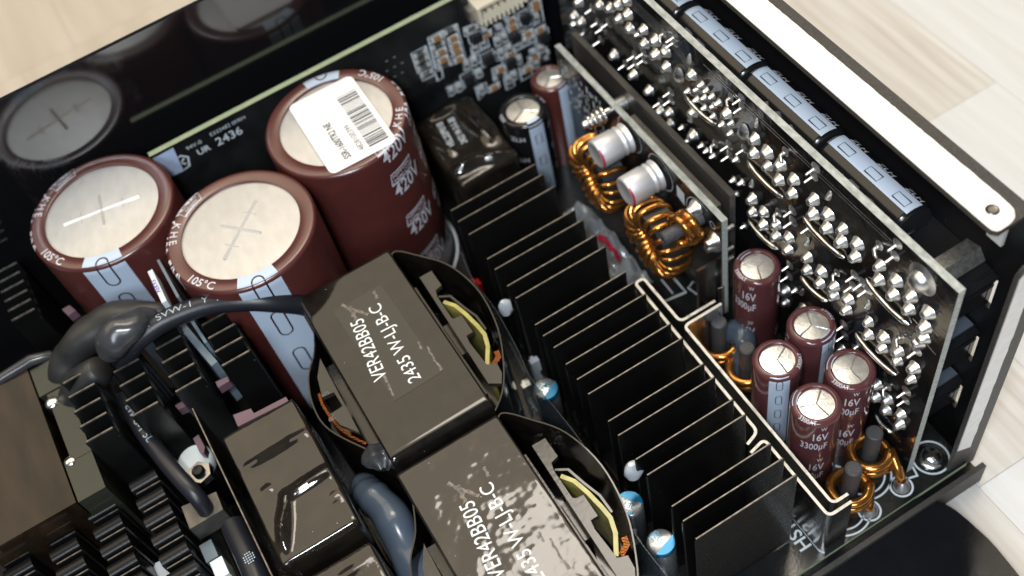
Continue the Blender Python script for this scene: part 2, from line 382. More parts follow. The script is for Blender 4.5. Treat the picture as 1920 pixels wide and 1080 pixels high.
# bare area, its edge ragged where the paint begins; the hole near the end goes through
rr = random.Random(3)
def bare_strip():
    edge = []; y = 22.4
    while y > 7.45: edge.append((11.30 + rr.uniform(-.006, .006), y)); y -= rr.uniform(.04, .16)
    edge += [(11.27, 7.32), (11.16, 7.19), (11.02, 7.14), (10.78, 7.13), (10.70, 7.17), (10.675, 7.25)]
    mb = MB(); out = [(10.675, 22.4)] + edge
    hole = [(10.99 + .105 * math.cos(a), 7.53 + .105 * math.sin(a)) for a in [2 * PI * i / 20 for i in range(20)]]
    # outer ring in two pieces around the hole
    up = [(10.675, 22.4)] + [p for p in edge if p[1] > 7.85] + [(11.30, 7.85), (10.675, 7.85)]
    mb.prism(up, 8.096, 8.112)
    lo = [(10.675, 7.85), (11.30, 7.85)] + [p for p in edge if p[1] <= 7.85]
    n = 40; c = Vector((10.99, 7.53)); R = []
    for i in range(n):                                        # ray from the hole's centre out to the outline
        a = 2 * PI * i / n; d = Vector((math.cos(a), math.sin(a))); best = 9
        for k in range(len(lo)):
            p = Vector(lo[k]); q = Vector(lo[(k + 1) % len(lo)]); e = q - p; den = d.x * e.y - d.y * e.x
            if abs(den) < 1e-9: continue
            w = p - c; t = (w.x * e.y - w.y * e.x) / den; s_ = (w.x * d.y - w.y * d.x) / den
            if t > 0 and -1e-6 <= s_ <= 1 + 1e-6: best = min(best, t)
        R.append(c + d * best)
    H = [c + Vector((math.cos(2 * PI * i / n), math.sin(2 * PI * i / n))) * .105 for i in range(n)]
    v = [(p.x, p.y, 8.112) for p in R] + [(p.x, p.y, 8.112) for p in H] + [(p.x, p.y, 8.02) for p in H]
    mb.add(v, [(i, (i + 1) % n, n + (i + 1) % n, n + i) for i in range(n)]); mb.add(v, [(n + i, n + (i + 1) % n, 2 * n + (i + 1) % n, 2 * n + i) for i in range(n)])
    return mb
part("bare_metal_strip", bare_strip(), "bare", case, smooth=0, label="wide white bare metal strip along the top flange")
part("screw_hole", MB().lathe([(.0, 8.118), (.06, 8.116), (.10, 8.122), (.105, 8.126), (.12, 8.1135)], 24).mv(10.99, 7.53, 0), "hole", case)
part("front_flange", MB().prism([(10.68, -.3), (11.44, -.3), (11.44, 7.72), (10.80, 7.72), (10.68, 7.55)], 0, .1).xf(Matrix(((1, 0, 0, 0), (0, 0, -1, 6.55), (0, 1, 0, 0), (0, 0, 0, 1)))), "paint_tex", case, bevel=.02)
def strip2():
    r2 = random.Random(9); e = []; z = .75
    while z < 7.5: e.append((11.12 + r2.uniform(-.014, .014), z)); z += r2.uniform(.1, .35)
    return MB().prism([(10.70, 1.02)] + e + [(11.1, 7.66), (10.82, 7.66), (10.70, 7.5)], 0, .016)
part("bare_metal_strip", strip2().xf(Matrix(((1, 0, 0, 0), (0, 0, -1, 6.452), (0, 1, 0, 0), (0, 0, 0, 1)))), "bare", case, smooth=0, label="upright bare metal strip on the front flange")
# tab under the flange that takes the standoff, and the standoff
hx = [(.31 * math.cos(PI / 3 * i + .1), .31 * math.sin(PI / 3 * i + .25)) for i in range(6)]
part("hex_standoff", MB().prism(hx, -1.0, .02).xf(axis_x(7.72, 6.62, 10.06)), "zinc", case, bevel=.012, seg=1, smooth=20)
part("bracket_tab", MB().box(10.98, 7.16, 7.45, 11.05, 7.50, 7.995), "bare", case, bevel=.02)
part("screw_head", MB().lathe([(0, .13), (.12, .12), (.22, .08), (.26, 0), (.26, -.02)], 24).xf(axis_x(8.15, .62, 11.40)), "zinc", case)

# ================================================================== main board
pcb = thing("main_circuit_board", "black main circuit board with white printed rings under all the parts", "circuit board", (0, 14, -.16))
part("board", MB().box(-12.0, 6.40, -.16, 11.15, 22.25, 0, side=(2, 0, 1)), ["mask", "fr4g"], pcb, smooth=0)
sk = MB()
for (u, v, r) in ((1690, 912, .24), (1630, 957, .24), (1745, 858, .40)):
    c = at(u, v, 0); sk.stroke(ring(c.x, c.y, r, 40), .045, True)
for (cx, cy, r, a0, a1) in ((9.1, 7.5, .66, 3.9, 5.9), (9.1, 7.5, .52, 3.9, 5.9), (8.2, 7.1, .66, 3.9, 6.0), (8.2, 7.1, .52, 4.0, 6.0), (3.04, 19.54, 1.83, -.9, .6)):
    sk.stroke(ring(cx, cy, r, 40, a0, a1), .04 if r < 1 else .07)
def silk_line(pts, w=.045): sk.stroke([tuple(at(u, v, 0).xy) for u, v in pts], w)
silk_line([(1488, 972), (1538, 1034), (1546, 1037)])
silk_line([(1700, 898), (1720, 892), (1711, 875)]); silk_line([(1225, 574), (1286, 548), (1262, 520)], .05); silk_line([(1262, 551), (1240, 524)], .03)
silk_line([(1318, 560), (1290, 540), (1300, 528)], .03); silk_line([(1566, 873), (1584, 880), (1600, 873)], .05)
silk_line([(870, 640), (905, 705), (930, 760)], .04); silk_line([(955, 640), (985, 700)], .05); silk_line([(1000, 760), (1030, 800)], .05)
silk_line([(1150, 980), (1180, 1030)], .05); silk_line([(575, 768), (600, 768)], .05)
part("printed_outline", sk.mv(0, 0, .004), "silk", pcb, smooth=0, kind='stuff')
c = at(1500, 1003, 0)
part("printed_text", text("HS13", .42, bold=.012).xf(frame((c.x, c.y, .005), (0, 1, 0), (-1, 0, 0))).mv(.06, -.35, 0), "silk", pcb, smooth=0)
pads = []
for (u, v) in ((1690, 912), (1630, 957)):
    c = at(u, v, 0)
    part("solder_joint", MB().lathe([(.19, .005), (.17, .06), (.11, .12), (.05, .22), (0, .24)], 20).mv(c.x, c.y, 0), "solder", pcb)
scr = thing("screw", "shiny cross head screw in a white ring at the board corner", "screw", (*at(1745, 858, 0).xy, 0.0))
part("head", MB().lathe([(.30, .006), (.30, .04), (.27, .07), (.22, .075), (.21, .12), (.16, .17), (.08, .19), (.07, .12), (0, .11)], 32), "chrome", scr, local=True)
part("slot", MB().box(-.16, -.035, .10, .16, .035, .20).box(-.035, -.16, .10, .035, .16, .199), "hole", scr, local=True, smooth=0)

# ================================================================== control board by the side wall
cb = thing("control_circuit_board", "upright black board crowded with tiny chips in front of the side wall", "circuit board", (4.5, 21.7, 0.004))
part("board", MB().box(-1.14, 21.62, .004, 9.78, 21.78, 5.30, side=(1, 0, 1)), ["mask", "fr4g"], cb, smooth=0)
FY = Matrix(((1, 0, 0, 0), (0, 0, -1, 21.615), (0, 1, 0, 0), (0, 0, 0, 1)))     # xy print onto the board's face
def on_face(mb, x, z): return mb.mv(x, z, 0).xf(FY)
part("printed_text", on_face(text("2436", .36, bold=.01), .40, 4.60), "silk", cb, smooth=0)
part("printed_text", on_face(text("E333482 0FRH", .16), .36, 4.98).join(on_face(text("94V-0", .17), -.30, 4.93)), "silk", cb, smooth=0)
lg = MB().stroke([(-.22, -.1), (-.1, -.24), (.12, -.2), (.2, .08), (.06, .22), (-.14, .18)], .05, True).stroke([(-.12, -.06), (.1, .1)], .05).stroke([(-.1, .1), (.08, -.1)], .05)
part("printed_logo", on_face(lg, -.56, 4.66).join(on_face(text("UR", .26, bold=.02), -.12, 4.62)), "silk", cb, smooth=0)
part("corner_film", MB().add([(-1.10, 21.56, 5.26), (-.55, 21.56, 5.27), (-.62, 21.50, 4.5), (-1.0, 21.48, 4.55)], [(0, 1, 2, 3)]), "holo", cb, smooth=0)
BOXES = [[(5.86, 4.34), (6.29, 4.34), (6.31, 3.54), (5.88, 3.62)], [(6.41, 4.56), (6.87, 4.55), (6.84, 3.35), (6.38, 3.46)], [(6.89, 4.56), (7.26, 4.52), (7.27, 3.22), (6.83, 3.3)], [(7.42, 4.27), (7.84, 4.22), (7.86, 3.94), (7.39, 4.01)], [(8.09, 2.97), (9.29, 2.97), (9.3, 2.64), (8.14, 2.64)], [(7.48, 3.62), (7.99, 3.62), (8.01, 3.27), (7.46, 3.27)], [(7.14, 3.2), (7.66, 3.2), (7.66, 2.9), (7.13, 2.9)], [(6.51, 2.59), (7.02, 2.59), (7.03, 2.34), (6.52, 2.34)], [(7.32, 2.16), (7.66, 2.11), (7.64, 1.81), (7.34, 1.65)], [(7.93, 2.47), (8.34, 2.44), (8.32, 2.0), (7.9, 2.03)], [(8.71, 2.01), (9.06, 1.98), (9.08, 1.51), (8.72, 1.5)], [(8.2, 1.91), (8.46, 1.9), (8.48, 1.46), (8.22, 1.47)], [(8.54, 3.98), (8.93, 3.95), (8.95, 3.35), (8.58, 3.39)], [(9.01, 3.87), (9.26, 3.87), (9.34, 3.25), (8.99, 3.25)], [(9.41, 4.05), (9.72, 4.01), (9.72, 3.14), (9.42, 3.17)], [(8.26, 3.83), (8.47, 3.81), (8.51, 3.51), (8.26, 3.48)], [(9.3, 2.87), (9.7, 2.82), (9.7, 2.43), (9.34, 2.48)], [(9.12, 2.33), (9.65, 2.22), (9.65, 1.77), (9.14, 1.89)], [(5.94, 3.52), (6.3, 3.51), (6.31, 3.29), (5.94, 3.3)], [(6.33, 3.38), (6.54, 3.36), (6.51, 3.05), (6.34, 3.04)]]
ol = MB()
for b in BOXES: ol.join(MB().stroke(b, .035, True).xf(FY))
SMD = dict(
    ceramic_chip=[(6.63, 4.42), (7.06, 4.14), (7.06, 3.89), (6.65, 3.92), (6.64, 3.64), (7.07, 3.67), (7.07, 3.39), (8.77, 3.73), (8.77, 3.49), (9.55, 3.89), (9.55, 3.72), (9.54, 2.94), (9.16, 3.03), (8.55, 2.68), (8.16, 2.32), (8.95, 1.82), (7.85, 1.81), (7.97, 3.71), (9.23, 2.12)],
    resistor_chip=[(7.04, 4.45), (6.61, 4.19), (6.08, 4.22), (6.07, 4.01), (6.06, 3.77), (6.64, 3.44), (6.09, 3.51), (7.62, 4.16), (8.1, 2.11), (9.4, 1.9), (9.5, 2.06)],
    diode_chip=[(7.95, 3.86), (7.83, 3.49), (7.58, 3.48), (8.28, 2.86), (8.53, 2.86), (8.78, 2.83), (9.02, 2.83), (9.27, 2.81), (7.48, 3.07), (7.23, 3.08), (7.53, 2.58), (8.75, 2.31), (9.24, 1.85), (6.86, 2.47), (6.61, 2.48), (7.47, 1.98), (8.32, 1.82), (9.22, 2.26), (9.47, 2.3), (8.35, 3.69), (8.27, 3.31), (8.46, 3.32), (9.04, 3.38), (8.64, 3.78), (9.5, 3.41), (8.51, 1.85)],
    controller_chip=[(7.68, 3.8), (7.88, 2.9), (7.18, 2.59), (8.77, 3.14), (9.6, 2.64), (9.16, 3.6), (8.47, 2.37)])
def smd_mesh(k):
    mb = MB()
    if k == "ceramic_chip": mb.box(-.09, -.06, 0, .09, .06, .09, 0).box(-.16, -.055, 0, -.09, .055, .08, 1).box(.09, -.055, 0, .16, .055, .08, 1); mm = ["brownchip", "term"]
    elif k == "resistor_chip": mb.box(-.10, -.06, 0, .10, .06, .06, 0).box(-.19, -.06, 0, -.10, .06, .07, 1).box(.10, -.06, 0, .19, .06, .07, 1); mm = ["zinc", "term"]
    elif k == "diode_chip": mb.box(-.05, -.07, 0, .05, .07, .07, 0).box(-.068, .05, 0, .068, .15, .11, 1).box(-.055, -.14, 0, .055, -.07, .07, 1); mm = ["darkchip", "term"]
    else:
        mb.box(-.15, -.12, .02, .15, .12, .14, 0); mm = ["darkchip", "solder"]
        for q in (-.1, 0, .1): mb.box(q - .025, .12, 0, q + .025, .19, .05, 1).box(q - .025, -.19, 0, q + .025, -.12, .05, 1)
    return mb.mesh(k, mm, bevel=.012, seg=1, smooth=30)
for k, L in SMD.items():
    me = smd_mesh(k)
    for x, z in L:
        o = link(k, me, cb); o.matrix_local = Matrix.Translation(-ORG[cb.name]) @ FY @ Matrix.Translation((x, z, 0))
        if k != "resistor_chip":
            w, h = (.2, .085) if k == "ceramic_chip" else (.085, .17) if k == "diode_chip" else (.2, .23)
            ol.join(MB().stroke([(x - w, z - h), (x + w, z - h), (x + w, z + h), (x - w, z + h)], .03, True).xf(FY))
for i in range(26): ol.join(MB().stroke([(5.0 + .075 * i % .9, 3.9 + .3 * (i % 3)), (5.06 + .075 * i % .9, 3.9 + .3 * (i % 3))], .02).xf(FY)) if i < 8 else None
part("printed_outline", ol.mv(0, -.001, 0), "silk", cb, smooth=0, kind='stuff')
cs = thing("cable_socket", "cream white comb shaped cable socket on the upright control board", "connector", (8.35, 21.60, 4.1))
sb = MB().box(7.75, 21.15, 4.22, 9.0, 21.612, 4.30).box(7.75, 21.50, 4.30, 9.0, 21.612, 4.72).box(7.75, 21.15, 4.64, 9.0, 21.50, 4.72).box(7.66, 21.1, 4.2, 7.75, 21.612, 4.74).box(9.0, 21.1, 4.2, 9.09, 21.612, 4.74)
part("housing", sb, "cream", cs, bevel=.012, seg=1)
for i in range(9): part("comb_rib", MB().box(7.80 + .135 * i, 21.12, 4.08, 7.865 + .135 * i, 21.60, 4.219), "cream", cs, smooth=0)
for i in range(6): part("pin", MB().box(7.9 + .19 * i, 21.2, 4.45, 7.94 + .19 * i, 21.5, 4.49), "tin", cs, smooth=0)
cs.location += Vector((.06, 0, .34))
part("solder_tab", MB().box(7.50, 21.3, 4.22, 7.655, 21.61, 4.6), "solder", cs, bevel=.03)

# ================================================================== output board with its solder joints
ob = thing("output_circuit_board", "tall black board covered in silver solder cones, beside the socket wall", "circuit board", (10.0, 14, .004))
part("board", MB().box(9.92, 6.95, .004, 10.08, 20.9, 7.2, side=(0, 0, 1)), ["mask2", "fr4"], ob, smooth=0)
SJ = [('c', 18.11, 5.95), ('c', 17.7, 6.33), ('c', 17.28, 6.33), ('c', 17.72, 5.88), ('c', 19.67, 4.4), ('c', 17.26, 5.91), ('c', 16.65, 6.31), ('c', 16.16, 6.34), ('c', 16.66, 5.87), ('c', 15.79, 6.28), ('c', 16.2, 5.88), ('c', 15.78, 5.81), ('c', 18.15, 4.39), ('c', 14.8, 6.33), ('c', 16.62, 4.37), ('c', 17.29, 4.37), ('c', 15.79, 4.29), ('c', 20.02, 4.35), ('c', 20.09, 4.04), ('c', 19.64, 5.09), ('c', 17.27, 6.75), ('p', 18.84, 4.97), ('p', 18.3, 5.32), ('p', 18.6, 4.95), ('p', 17.19, 5.09), ('p', 16.77, 5.49), ('p', 17.2, 4.81), ('p', 16.8, 5.24), ('p', 15.41, 7.0), ('p', 15.45, 6.8), ('p', 17.7, 4.39), ('p', 15.73, 5.04), ('p', 15.73, 4.77), ('p', 16.2, 4.31), ('p', 18.81, 4.38), ('p', 19.62, 4.07), ('p', 19.05, 5.26), ('s', 14.97, 5.7), ('s', 14.62, 6.04), ('s', 14.43, 6.33), ('s', 14.26, 6.29), ('s', 14.63, 5.71), ('s', 14.34, 6.01), ('s', 14.05, 6.28), ('s', 14.35, 5.68), ('s', 14.01, 6.02), ('s', 13.82, 6.27), ('s', 14.02, 5.69), ('o', 14.89, 6.72), ('o', 14.94, 4.81), ('O', 15.32, 5.88), ('f', 15.86, 6.76), ('c', 14.81, 5.14), ('c', 14.83, 4.35), ('c', 13.53, 6.18), ('c', 12.56, 6.23), ('c', 12.59, 5.76), ('c', 12.16, 6.18), ('c', 11.72, 6.2), ('c', 12.12, 5.78), ('s', 13.7, 5.7), ('s', 13.38, 6.02), ('s', 13.4, 5.68), ('s', 14.51, 4.27), ('s', 14.31, 4.27), ('s', 14.06, 4.32), ('o', 12.57, 6.69), ('O', 12.97, 6.07), ('p', 13.07, 7.0), ('p', 13.05, 6.76), ('p', 13.49, 5.19), ('p', 13.47, 4.87), ('p', 10.74, 7.0), ('f', 13.44, 6.73), ('f', 11.64, 6.65), ('f', 14.02, 4.76), ('c', 11.75, 5.69), ('c', 11.3, 6.13), ('c', 11.31, 5.68), ('c', 12.6, 4.21), ('c', 12.59, 3.76), ('c', 12.2, 4.15), ('c', 12.19, 3.7), ('c', 11.75, 4.16), ('c', 11.73, 3.76), ('c', 11.33, 4.14), ('c', 11.31, 3.72), ('c', 10.67, 6.11), ('c', 10.65, 5.67), ('c', 10.24, 6.07), ('c', 10.22, 5.66), ('c', 9.8, 6.06), ('c', 9.79, 5.67), ('c', 9.37, 6.04), ('c', 9.37, 5.62), ('c', 10.69, 4.13), ('c', 10.67, 3.69), ('c', 10.24, 4.11), ('c', 10.24, 3.68), ('c', 9.82, 4.05), ('c', 9.79, 3.75), ('c', 11.32, 2.12), ('p', 10.77, 6.73), ('p', 11.31, 5.09), ('p', 11.27, 4.76), ('p', 9.34, 4.99), ('p', 9.35, 4.61), ('p', 11.27, 3.15), ('p', 11.27, 2.75), ('o', 12.67, 4.65), ('o', 10.29, 6.58), ('o', 10.78, 4.55), ('o', 10.79, 2.66), ('f', 11.75, 4.57), ('f', 9.83, 4.51), ('c', 8.73, 6.04), ('c', 8.7, 5.61), ('c', 8.29, 6.05), ('c', 8.28, 5.6), ('c', 7.87, 6.02), ('c', 7.86, 5.61), ('c', 7.43, 6.02), ('c', 7.42, 5.54), ('c', 8.75, 4.03), ('c', 8.7, 3.61), ('c', 8.3, 4.02), ('c', 8.28, 3.63), ('c', 7.87, 4.05), ('c', 7.85, 3.72), ('c', 7.49, 4.94), ('p', 8.45, 7.01), ('p', 8.46, 6.64), ('p', 9.42, 3.02), ('p', 9.36, 2.69), ('p', 7.48, 4.58), ('f', 8.86, 6.52), ('f', 7.92, 4.52), ('o', 8.87, 4.5), ('c', 7.42, 4.03), ('c', 7.42, 3.58), ('c', 7.87, 2.07), ('c', 7.85, 1.64), ('c', 7.45, 2.05), ('c', 7.41, 1.65), ('c', 8.22, 2.21), ('c', 8.19, 1.72), ('p', 7.48, 2.97), ('p', 7.45, 2.64), ('f', 7.96, 2.46),
      ('c', 12.6, 1.65), ('c', 12.2, 1.65), ('c', 11.75, 2.1), ('c', 11.75, 1.65), ('c', 11.3, 1.65), ('c', 10.68, 2.1), ('c', 10.68, 1.65), ('c', 10.24, 1.65), ('c', 9.8, 1.65), ('c', 9.38, 4.1), ('c', 9.38, 3.7), ('c', 9.38, 2.1), ('c', 9.38, 1.65), ('c', 8.75, 2.08), ('c', 8.73, 1.65), ('s', 18.5, 6.4), ('s', 18.9, 6.1), ('s', 19.3, 5.6), ('s', 19.0, 6.5), ('c', 19.6, 6.2), ('c', 18.6, 5.7), ('c', 20.2, 5.6), ('s', 13.2, 5.0), ('s', 13.0, 4.4), ('s', 13.3, 4.2), ('s', 13.2, 3.8), ('p', 12.95, 5.55), ('s', 15.3, 4.2), ('s', 15.1, 3.9), ('p', 10.75, 5.1), ('p', 8.95, 4.95), ('s', 12.9, 2.9), ('s', 11.0, 2.5), ('p', 9.1, 5.0), ('s', 16.9, 6.0), ('s', 18.2, 6.6), ('c', 7.4, 5.2), ('p', 8.9, 2.9), ('p', 9.0, 2.6), ('c', 10.24, 2.1), ('c', 9.8, 2.1), ('c', 12.2, 2.1), ('c', 12.6, 2.1), ('c', 16.2, 4.0), ('c', 15.8, 3.9)]
def joint_mesh(k, seed):
    r = random.Random(seed); mb = MB(); n = 20
    if k == 'c':
        h = r.uniform(.17, .23)
        mb.lathe([(.19, 0), (.182, .02), (.155, .055), (.132, .10), (.112, h - .04), (.102, h), (.06, h + .035), (0, h + .045)], n)
        lean = r.uniform(-.25, -.02); mb.map(lambda p: (p.x * (1 + .12 * math.sin(3 * p.z + seed)), p.y * 1.05 + p.z * -lean * .45, p.z))
    elif k == 's': mb.lathe([(.12, 0), (.10, .02), (.065, .09), (.05, .16), (.03, .19), (0, .195)], n)
    elif k == 'p':
        mb.lathe([(.16, 0), (.14, .015), (.07, .05), (.036, .10), (.033, .29), (.02, .31), (0, .312)], n); mb.map(lambda p: (p.x, p.y + .15 * p.z, p.z))
    elif k == 'o': mb.lathe([(.16, 0), (.14, .03), (.09, .075), (.05, .11), (0, .12)], n); mb.map(lambda p: (p.x * .45, p.y * 1.25, p.z))
    elif k == 'O': mb.lathe([(.25, 0), (.23, .03), (.16, .10), (.08, .14), (0, .15)], n); mb.map(lambda p: (p.x * .75, p.y * 1.2, p.z + .015 * math.sin(9 * p.x)))
    else:
        mb.lathe([(.15, 0), (.12, .02), (.06, .05), (0, .06)], n); mb.map(lambda p: (p.x * .8, p.y, p.z))
        mb.tube([(.02, .02, .02), (.0, .05, .14), (-.10, .10, .2), (-.16, .12, .2)], [.07, .05, .045, .03], 8)
    return mb.mesh("solder_joint", "solder", smooth=179)
JM = {k: [joint_mesh(k, 11 * i + 3) for i in range(4)] for k in 'cspoOf'}
for i, (k, y, z) in enumerate(SJ):
    o = link("solder_joint", JM[k][i % 4], ob); q = rnd.uniform(-.3, .3) if k in 'cs' else rnd.uniform(-.15, .15)
    o.matrix_local = Matrix.Translation(-ORG[ob.name]) @ axis_x(y, z, 9.917) @ Matrix.Rotation(q, 4, 'Z') @ Matrix.Scale(rnd.uniform(.74, .88), 4)
part("solder_joint", MB().lathe([(.34, 0), (.31, .02), (.22, .06), (.20, .14), (.15, .21), (.07, .245), (0, .25)], 28).map(lambda p: (p.x, p.y * 1.1, p.z)).xf(axis_x(7.75, 6.7, 9.917)), "solder", ob, label="large solder dome near the board corner")
for (a, b) in (((15.10, 5.47), (13.93, 5.48)), ((12.80, 5.31), (11.60, 5.25)), ((12.76, 3.32), (11.68, 3.33)), ((10.94, 5.28), (9.65, 5.25)), ((10.85, 3.24), (9.98, 3.29)), ((9.02, 5.26), (7.78, 5.15)), ((9.05, 3.2), (7.80, 3.19)), ((8.12, 1.06), (7.55, 1.03)), ((12.76, 1.35), (11.6, 1.35))):
    pth = [(9.90, a[0], a[1])]
    for i in range(1, 12):
        t = i / 12; pth.append((9.90 - .06 * math.sin(PI * t) ** .6, a[0] + (b[0] - a[0]) * t, a[1] + (b[1] - a[1]) * t - .02 * math.sin(PI * t)))
    pth.append((9.90, b[0], b[1]))
    part("bus_bar", MB().tube(pth, [.03] + [.062] * 11 + [.03], 10).map(lambda p: (p.x, p.y, p.z)), "tin", ob, smooth=60)
tr = MB()
for i in range(7):                                            # thin raised copper traces at the far top
    o = .055 * i
    tr.stroke([(-19.5, 7.0 - o), (-15.6, 6.9 - o), (-14.95, 6.62 - .7 * o), (-14.35 + .2 * o, 6.4 - 1.3 * o)], .014)
for z, y0, y1 in ((6.95, 8.6, 14.4), (6.86, 8.7, 14.2), (6.9, 7.4, 8.1)): tr.stroke([(-y1, z), (-y0, z)], .03)
for y0, y1, z in ((7.1, 7.35, 5.6), (7.05, 7.3, 5.0), (7.5, 7.75, 5.35)): tr.stroke([(-y1, z + .05), (-y0, z)], .035)
part("printed_outline", tr.xf(Matrix(((0, 0, -1, 9.914), (-1, 0, 0, 0), (0, 1, 0, 0), (0, 0, 0, 1)))), "zinc", ob, smooth=0, kind='stuff')
# ================================================================== capacitors
def cap_profile(R, H, ri, rr, taper=.97):
    arc = [(R - rr + rr * math.sin(PI / 2 * i / 6), H - rr + rr * math.cos(PI / 2 * i / 6)) for i in range(7)]
    return [(R * taper, 0), (R * taper, .03), (R, .12), (R, (H - rr) * .5)] + arc[::-1] + [(ri + .03, H), (ri, H - .02), (ri, H - .09)]
def cap_map(R, H, ri, rr, off):                               # s runs from the inner rim outwards, over the shoulder and down the side
    s1 = R - rr - ri; s2 = s1 + rr * PI / 2
    def fn(th, s):
        if s < s1: r, z = ri + s + 0, H + off
        elif s < s2: a = (s - s1) / rr; r, z = R - rr + (rr + off) * math.sin(a), H - rr + (rr + off) * math.cos(a)
        else: r, z = R + off, H - rr - (s - s2)
        return (r * math.cos(th), r * math.sin(th), z)
    return fn
def on_cap(mb, fn, th0, s0, rad, fl=.07): return mb.fine(fl).map(lambda p: fn(th0 + p.x / rad, s0 - p.y))
def stripe_mesh(fn, half, s0, s1, n=10, m=40):
    mb = MB(); v = []
    for j in range(m + 1):
        for i in range(n + 1): v.append(fn(-half + 2 * half * i / n, s0 + (s1 - s0) * j / m))
    return mb.add(v, [(j * (n + 1) + i, (j + 1) * (n + 1) + i, (j + 1) * (n + 1) + i + 1, j * (n + 1) + i + 1) for j in range(m) for i in range(n)])

def vent_groove(pts, w, h, z):                                # raised, creased score line on a can top
    mb = MB(); P = [Vector(p) for p in pts]
    for a, b in zip(P, P[1:]):
        t = (b - a).normalized(); q = Vector((-t.y, t.x)) * w / 2
        v = [(a.x + q.x, a.y + q.y, z), (a.x - q.x, a.y - q.y, z), (b.x - q.x, b.y - q.y, z), (b.x + q.x, b.y + q.y, z), (a.x, a.y, z + h), (b.x, b.y, z + h)]
        mb.add(v, [(0, 4, 5, 3), (4, 1, 2, 5), (0, 1, 4), (3, 5, 2)])
    return mb
# --- three large maroon ones
def big_cap(label, loc, rz):
    R, H, ri, rr = 1.735, 5.5, 1.375, .10
    t = thing("large_capacitor", label, "capacitor", loc, "large maroon capacitors", rz)
    part("sleeve", MB().lathe(cap_profile(R, H, ri, rr), 72), "sleeve", t, local=True, smooth=50)
    top = [(ri + .005, H - .075), (ri * .8, H - .06), (ri * .4, H - .045), (0, H - .04)]
    tp = part("can_top", MB().lathe(top, 64), "cantop", t, local=True, smooth=60)
    f0 = cap_map(R, H, ri, rr, .004); f1 = cap_map(R, H, ri, rr, .008)
    part("stripe", stripe_mesh(f0, .285, .01, 5.6), "stripe", t, local=True, smooth=60)
    for k in range(4): part("stripe_mark", MB().stroke(oval(.30, .92), .04, True).fine(.08).map(lambda p: f1(p.x / 1.75, (.58, 1.85, 3.40, 4.95)[k] - p.y)), "dark", t, local=True, smooth=0)
    pr = MB()
    pr.join(on_cap(text("105°C", .27, 'CENTER', .012), f1, -.84, .29, 1.52)).join(on_cap(text("K H E", .25, 'CENTER', .015), f1, -1.97, .26, 1.52))
    def logo(th, s, w, h):
        mb = MB().stroke([(-w / 2, -h / 2), (w / 2 - .05, -h / 2), (w / 2, h / 2), (-w / 2 + .05, h / 2)], .03, True)
        mb.join(text("NIPPON", h * .46, 'CENTER', .01).mv(.0, h * .06, 0)).join(text("CHEMI-CON", h * .38, 'CENTER', .01).mv(0, -h * .36, 0))
        return on_cap(mb, f1, th, s, 1.6)
    pr.join(logo(-2.52, .19, .70, .24))
    for k in range(4):
        s = (.68, 1.86, 3.42, 5.0)[k]
        pr.join(on_cap(text("420V", .62, 'LEFT', .015, .72), f1, -2.70, s, 1.75)).join(on_cap(text("680µF(M)", .56, 'LEFT', .012, .66), f1, -1.98, s, 1.75))
        pr.join(on_cap(text("KHE", .34, 'LEFT', .01, .7), f1, -1.9, s + .46, 1.75))
        if k: pr.join(logo(-2.48, s - .62, .72, .34))
    part("printed_text", pr, "print", t, local=True, smooth=0)
    return t, tp
c1, top1 = big_cap("large maroon capacitor at the far left corner, creased cross on its grey lit top", (-2.66, 20.58, 0), math.radians(-107))
c2 = copy_tree(c1, (-.12, 17.95, 0), math.radians(-98), "large maroon capacitor in front of the other two, plain cream top with a cross")
c3 = copy_tree(c1, (3.04, 19.54, 0), math.radians(78), "large maroon capacitor with a white barcode sticker over its top")
def cross(cap, arms, ang):
    tp = [c for c in cap.children if c.name.startswith("can_top")][0]; z = 5.435; mb = MB(); a = ang
    for k, l in enumerate(arms):
        d = Vector((math.cos(a + k * PI / 2), math.sin(a + k * PI / 2))); mb.join(vent_groove([d * (-l), d * l], .14, .055, z))
        if k == 0:
            q = Vector((-d.y, d.x))
            for s_ in (-.55, .55): mb.join(vent_groove([d * (l * s_) - q * .17, d * (l * s_) + q * .17], .08, .035, z))
    o = part("vent_groove", mb, "cross", tp, local=True, smooth=0)
cross(c1, (.92, .48), math.radians(107 - 10)); cross(c2, (.84, .52), math.radians(98 + 42)); cross(c3, (.78, .48), 0.4)
# the sticker
cs = [at(u, v, 5.535) for u, v in ((541, 198), (655, 141), (746, 260), (620, 331))]
O = (cs[0] + cs[1] + cs[2] + cs[3]) / 4
uu = ((cs[0] - cs[3]) + (cs[1] - cs[2])).normalized(); vv = Vector((-uu.y, uu.x, 0))
Lx = ((cs[0] - cs[3]).length + (cs[1] - cs[2]).length) / 4; Ly = ((cs[1] - cs[0]).length + (cs[2] - cs[3]).length) / 4
r = .16; rp = []
for sx, sy, a in ((1, 1, 0), (-1, 1, PI / 2), (-1, -1, PI), (1, -1, 3 * PI / 2)):
    for i in range(7): b = a + PI / 2 * i / 6; rp.append((sx * (Lx - r) + r * math.cos(b), sy * (Ly - r) + r * math.sin(b)))
Rz = Matrix.Rotation(-math.radians(78), 4, 'Z')
def stk(mb, z): return mb.xf(frame((O.x, O.y, z), uu, vv)).mv(-3.04, -19.54, 0).xf(Rz)
lb = part("label_sticker", stk(MB().prism(rp, 0, .012), 5.515), "paper", c3, local=True, smooth=0, label="white barcode sticker")
bc = MB(); rb = random.Random(12); x = -Lx + .22
while x < Lx * .62:
    w = rb.choice((.018, .018, .036, .055)); bc.add([(x, -Ly + .12, 0), (x + w, -Ly + .12, 0), (x + w, -Ly + .62, 0), (x, -Ly + .62, 0)], [(0, 1, 2, 3)]); x += w + rb.choice((.02, .03, .045))
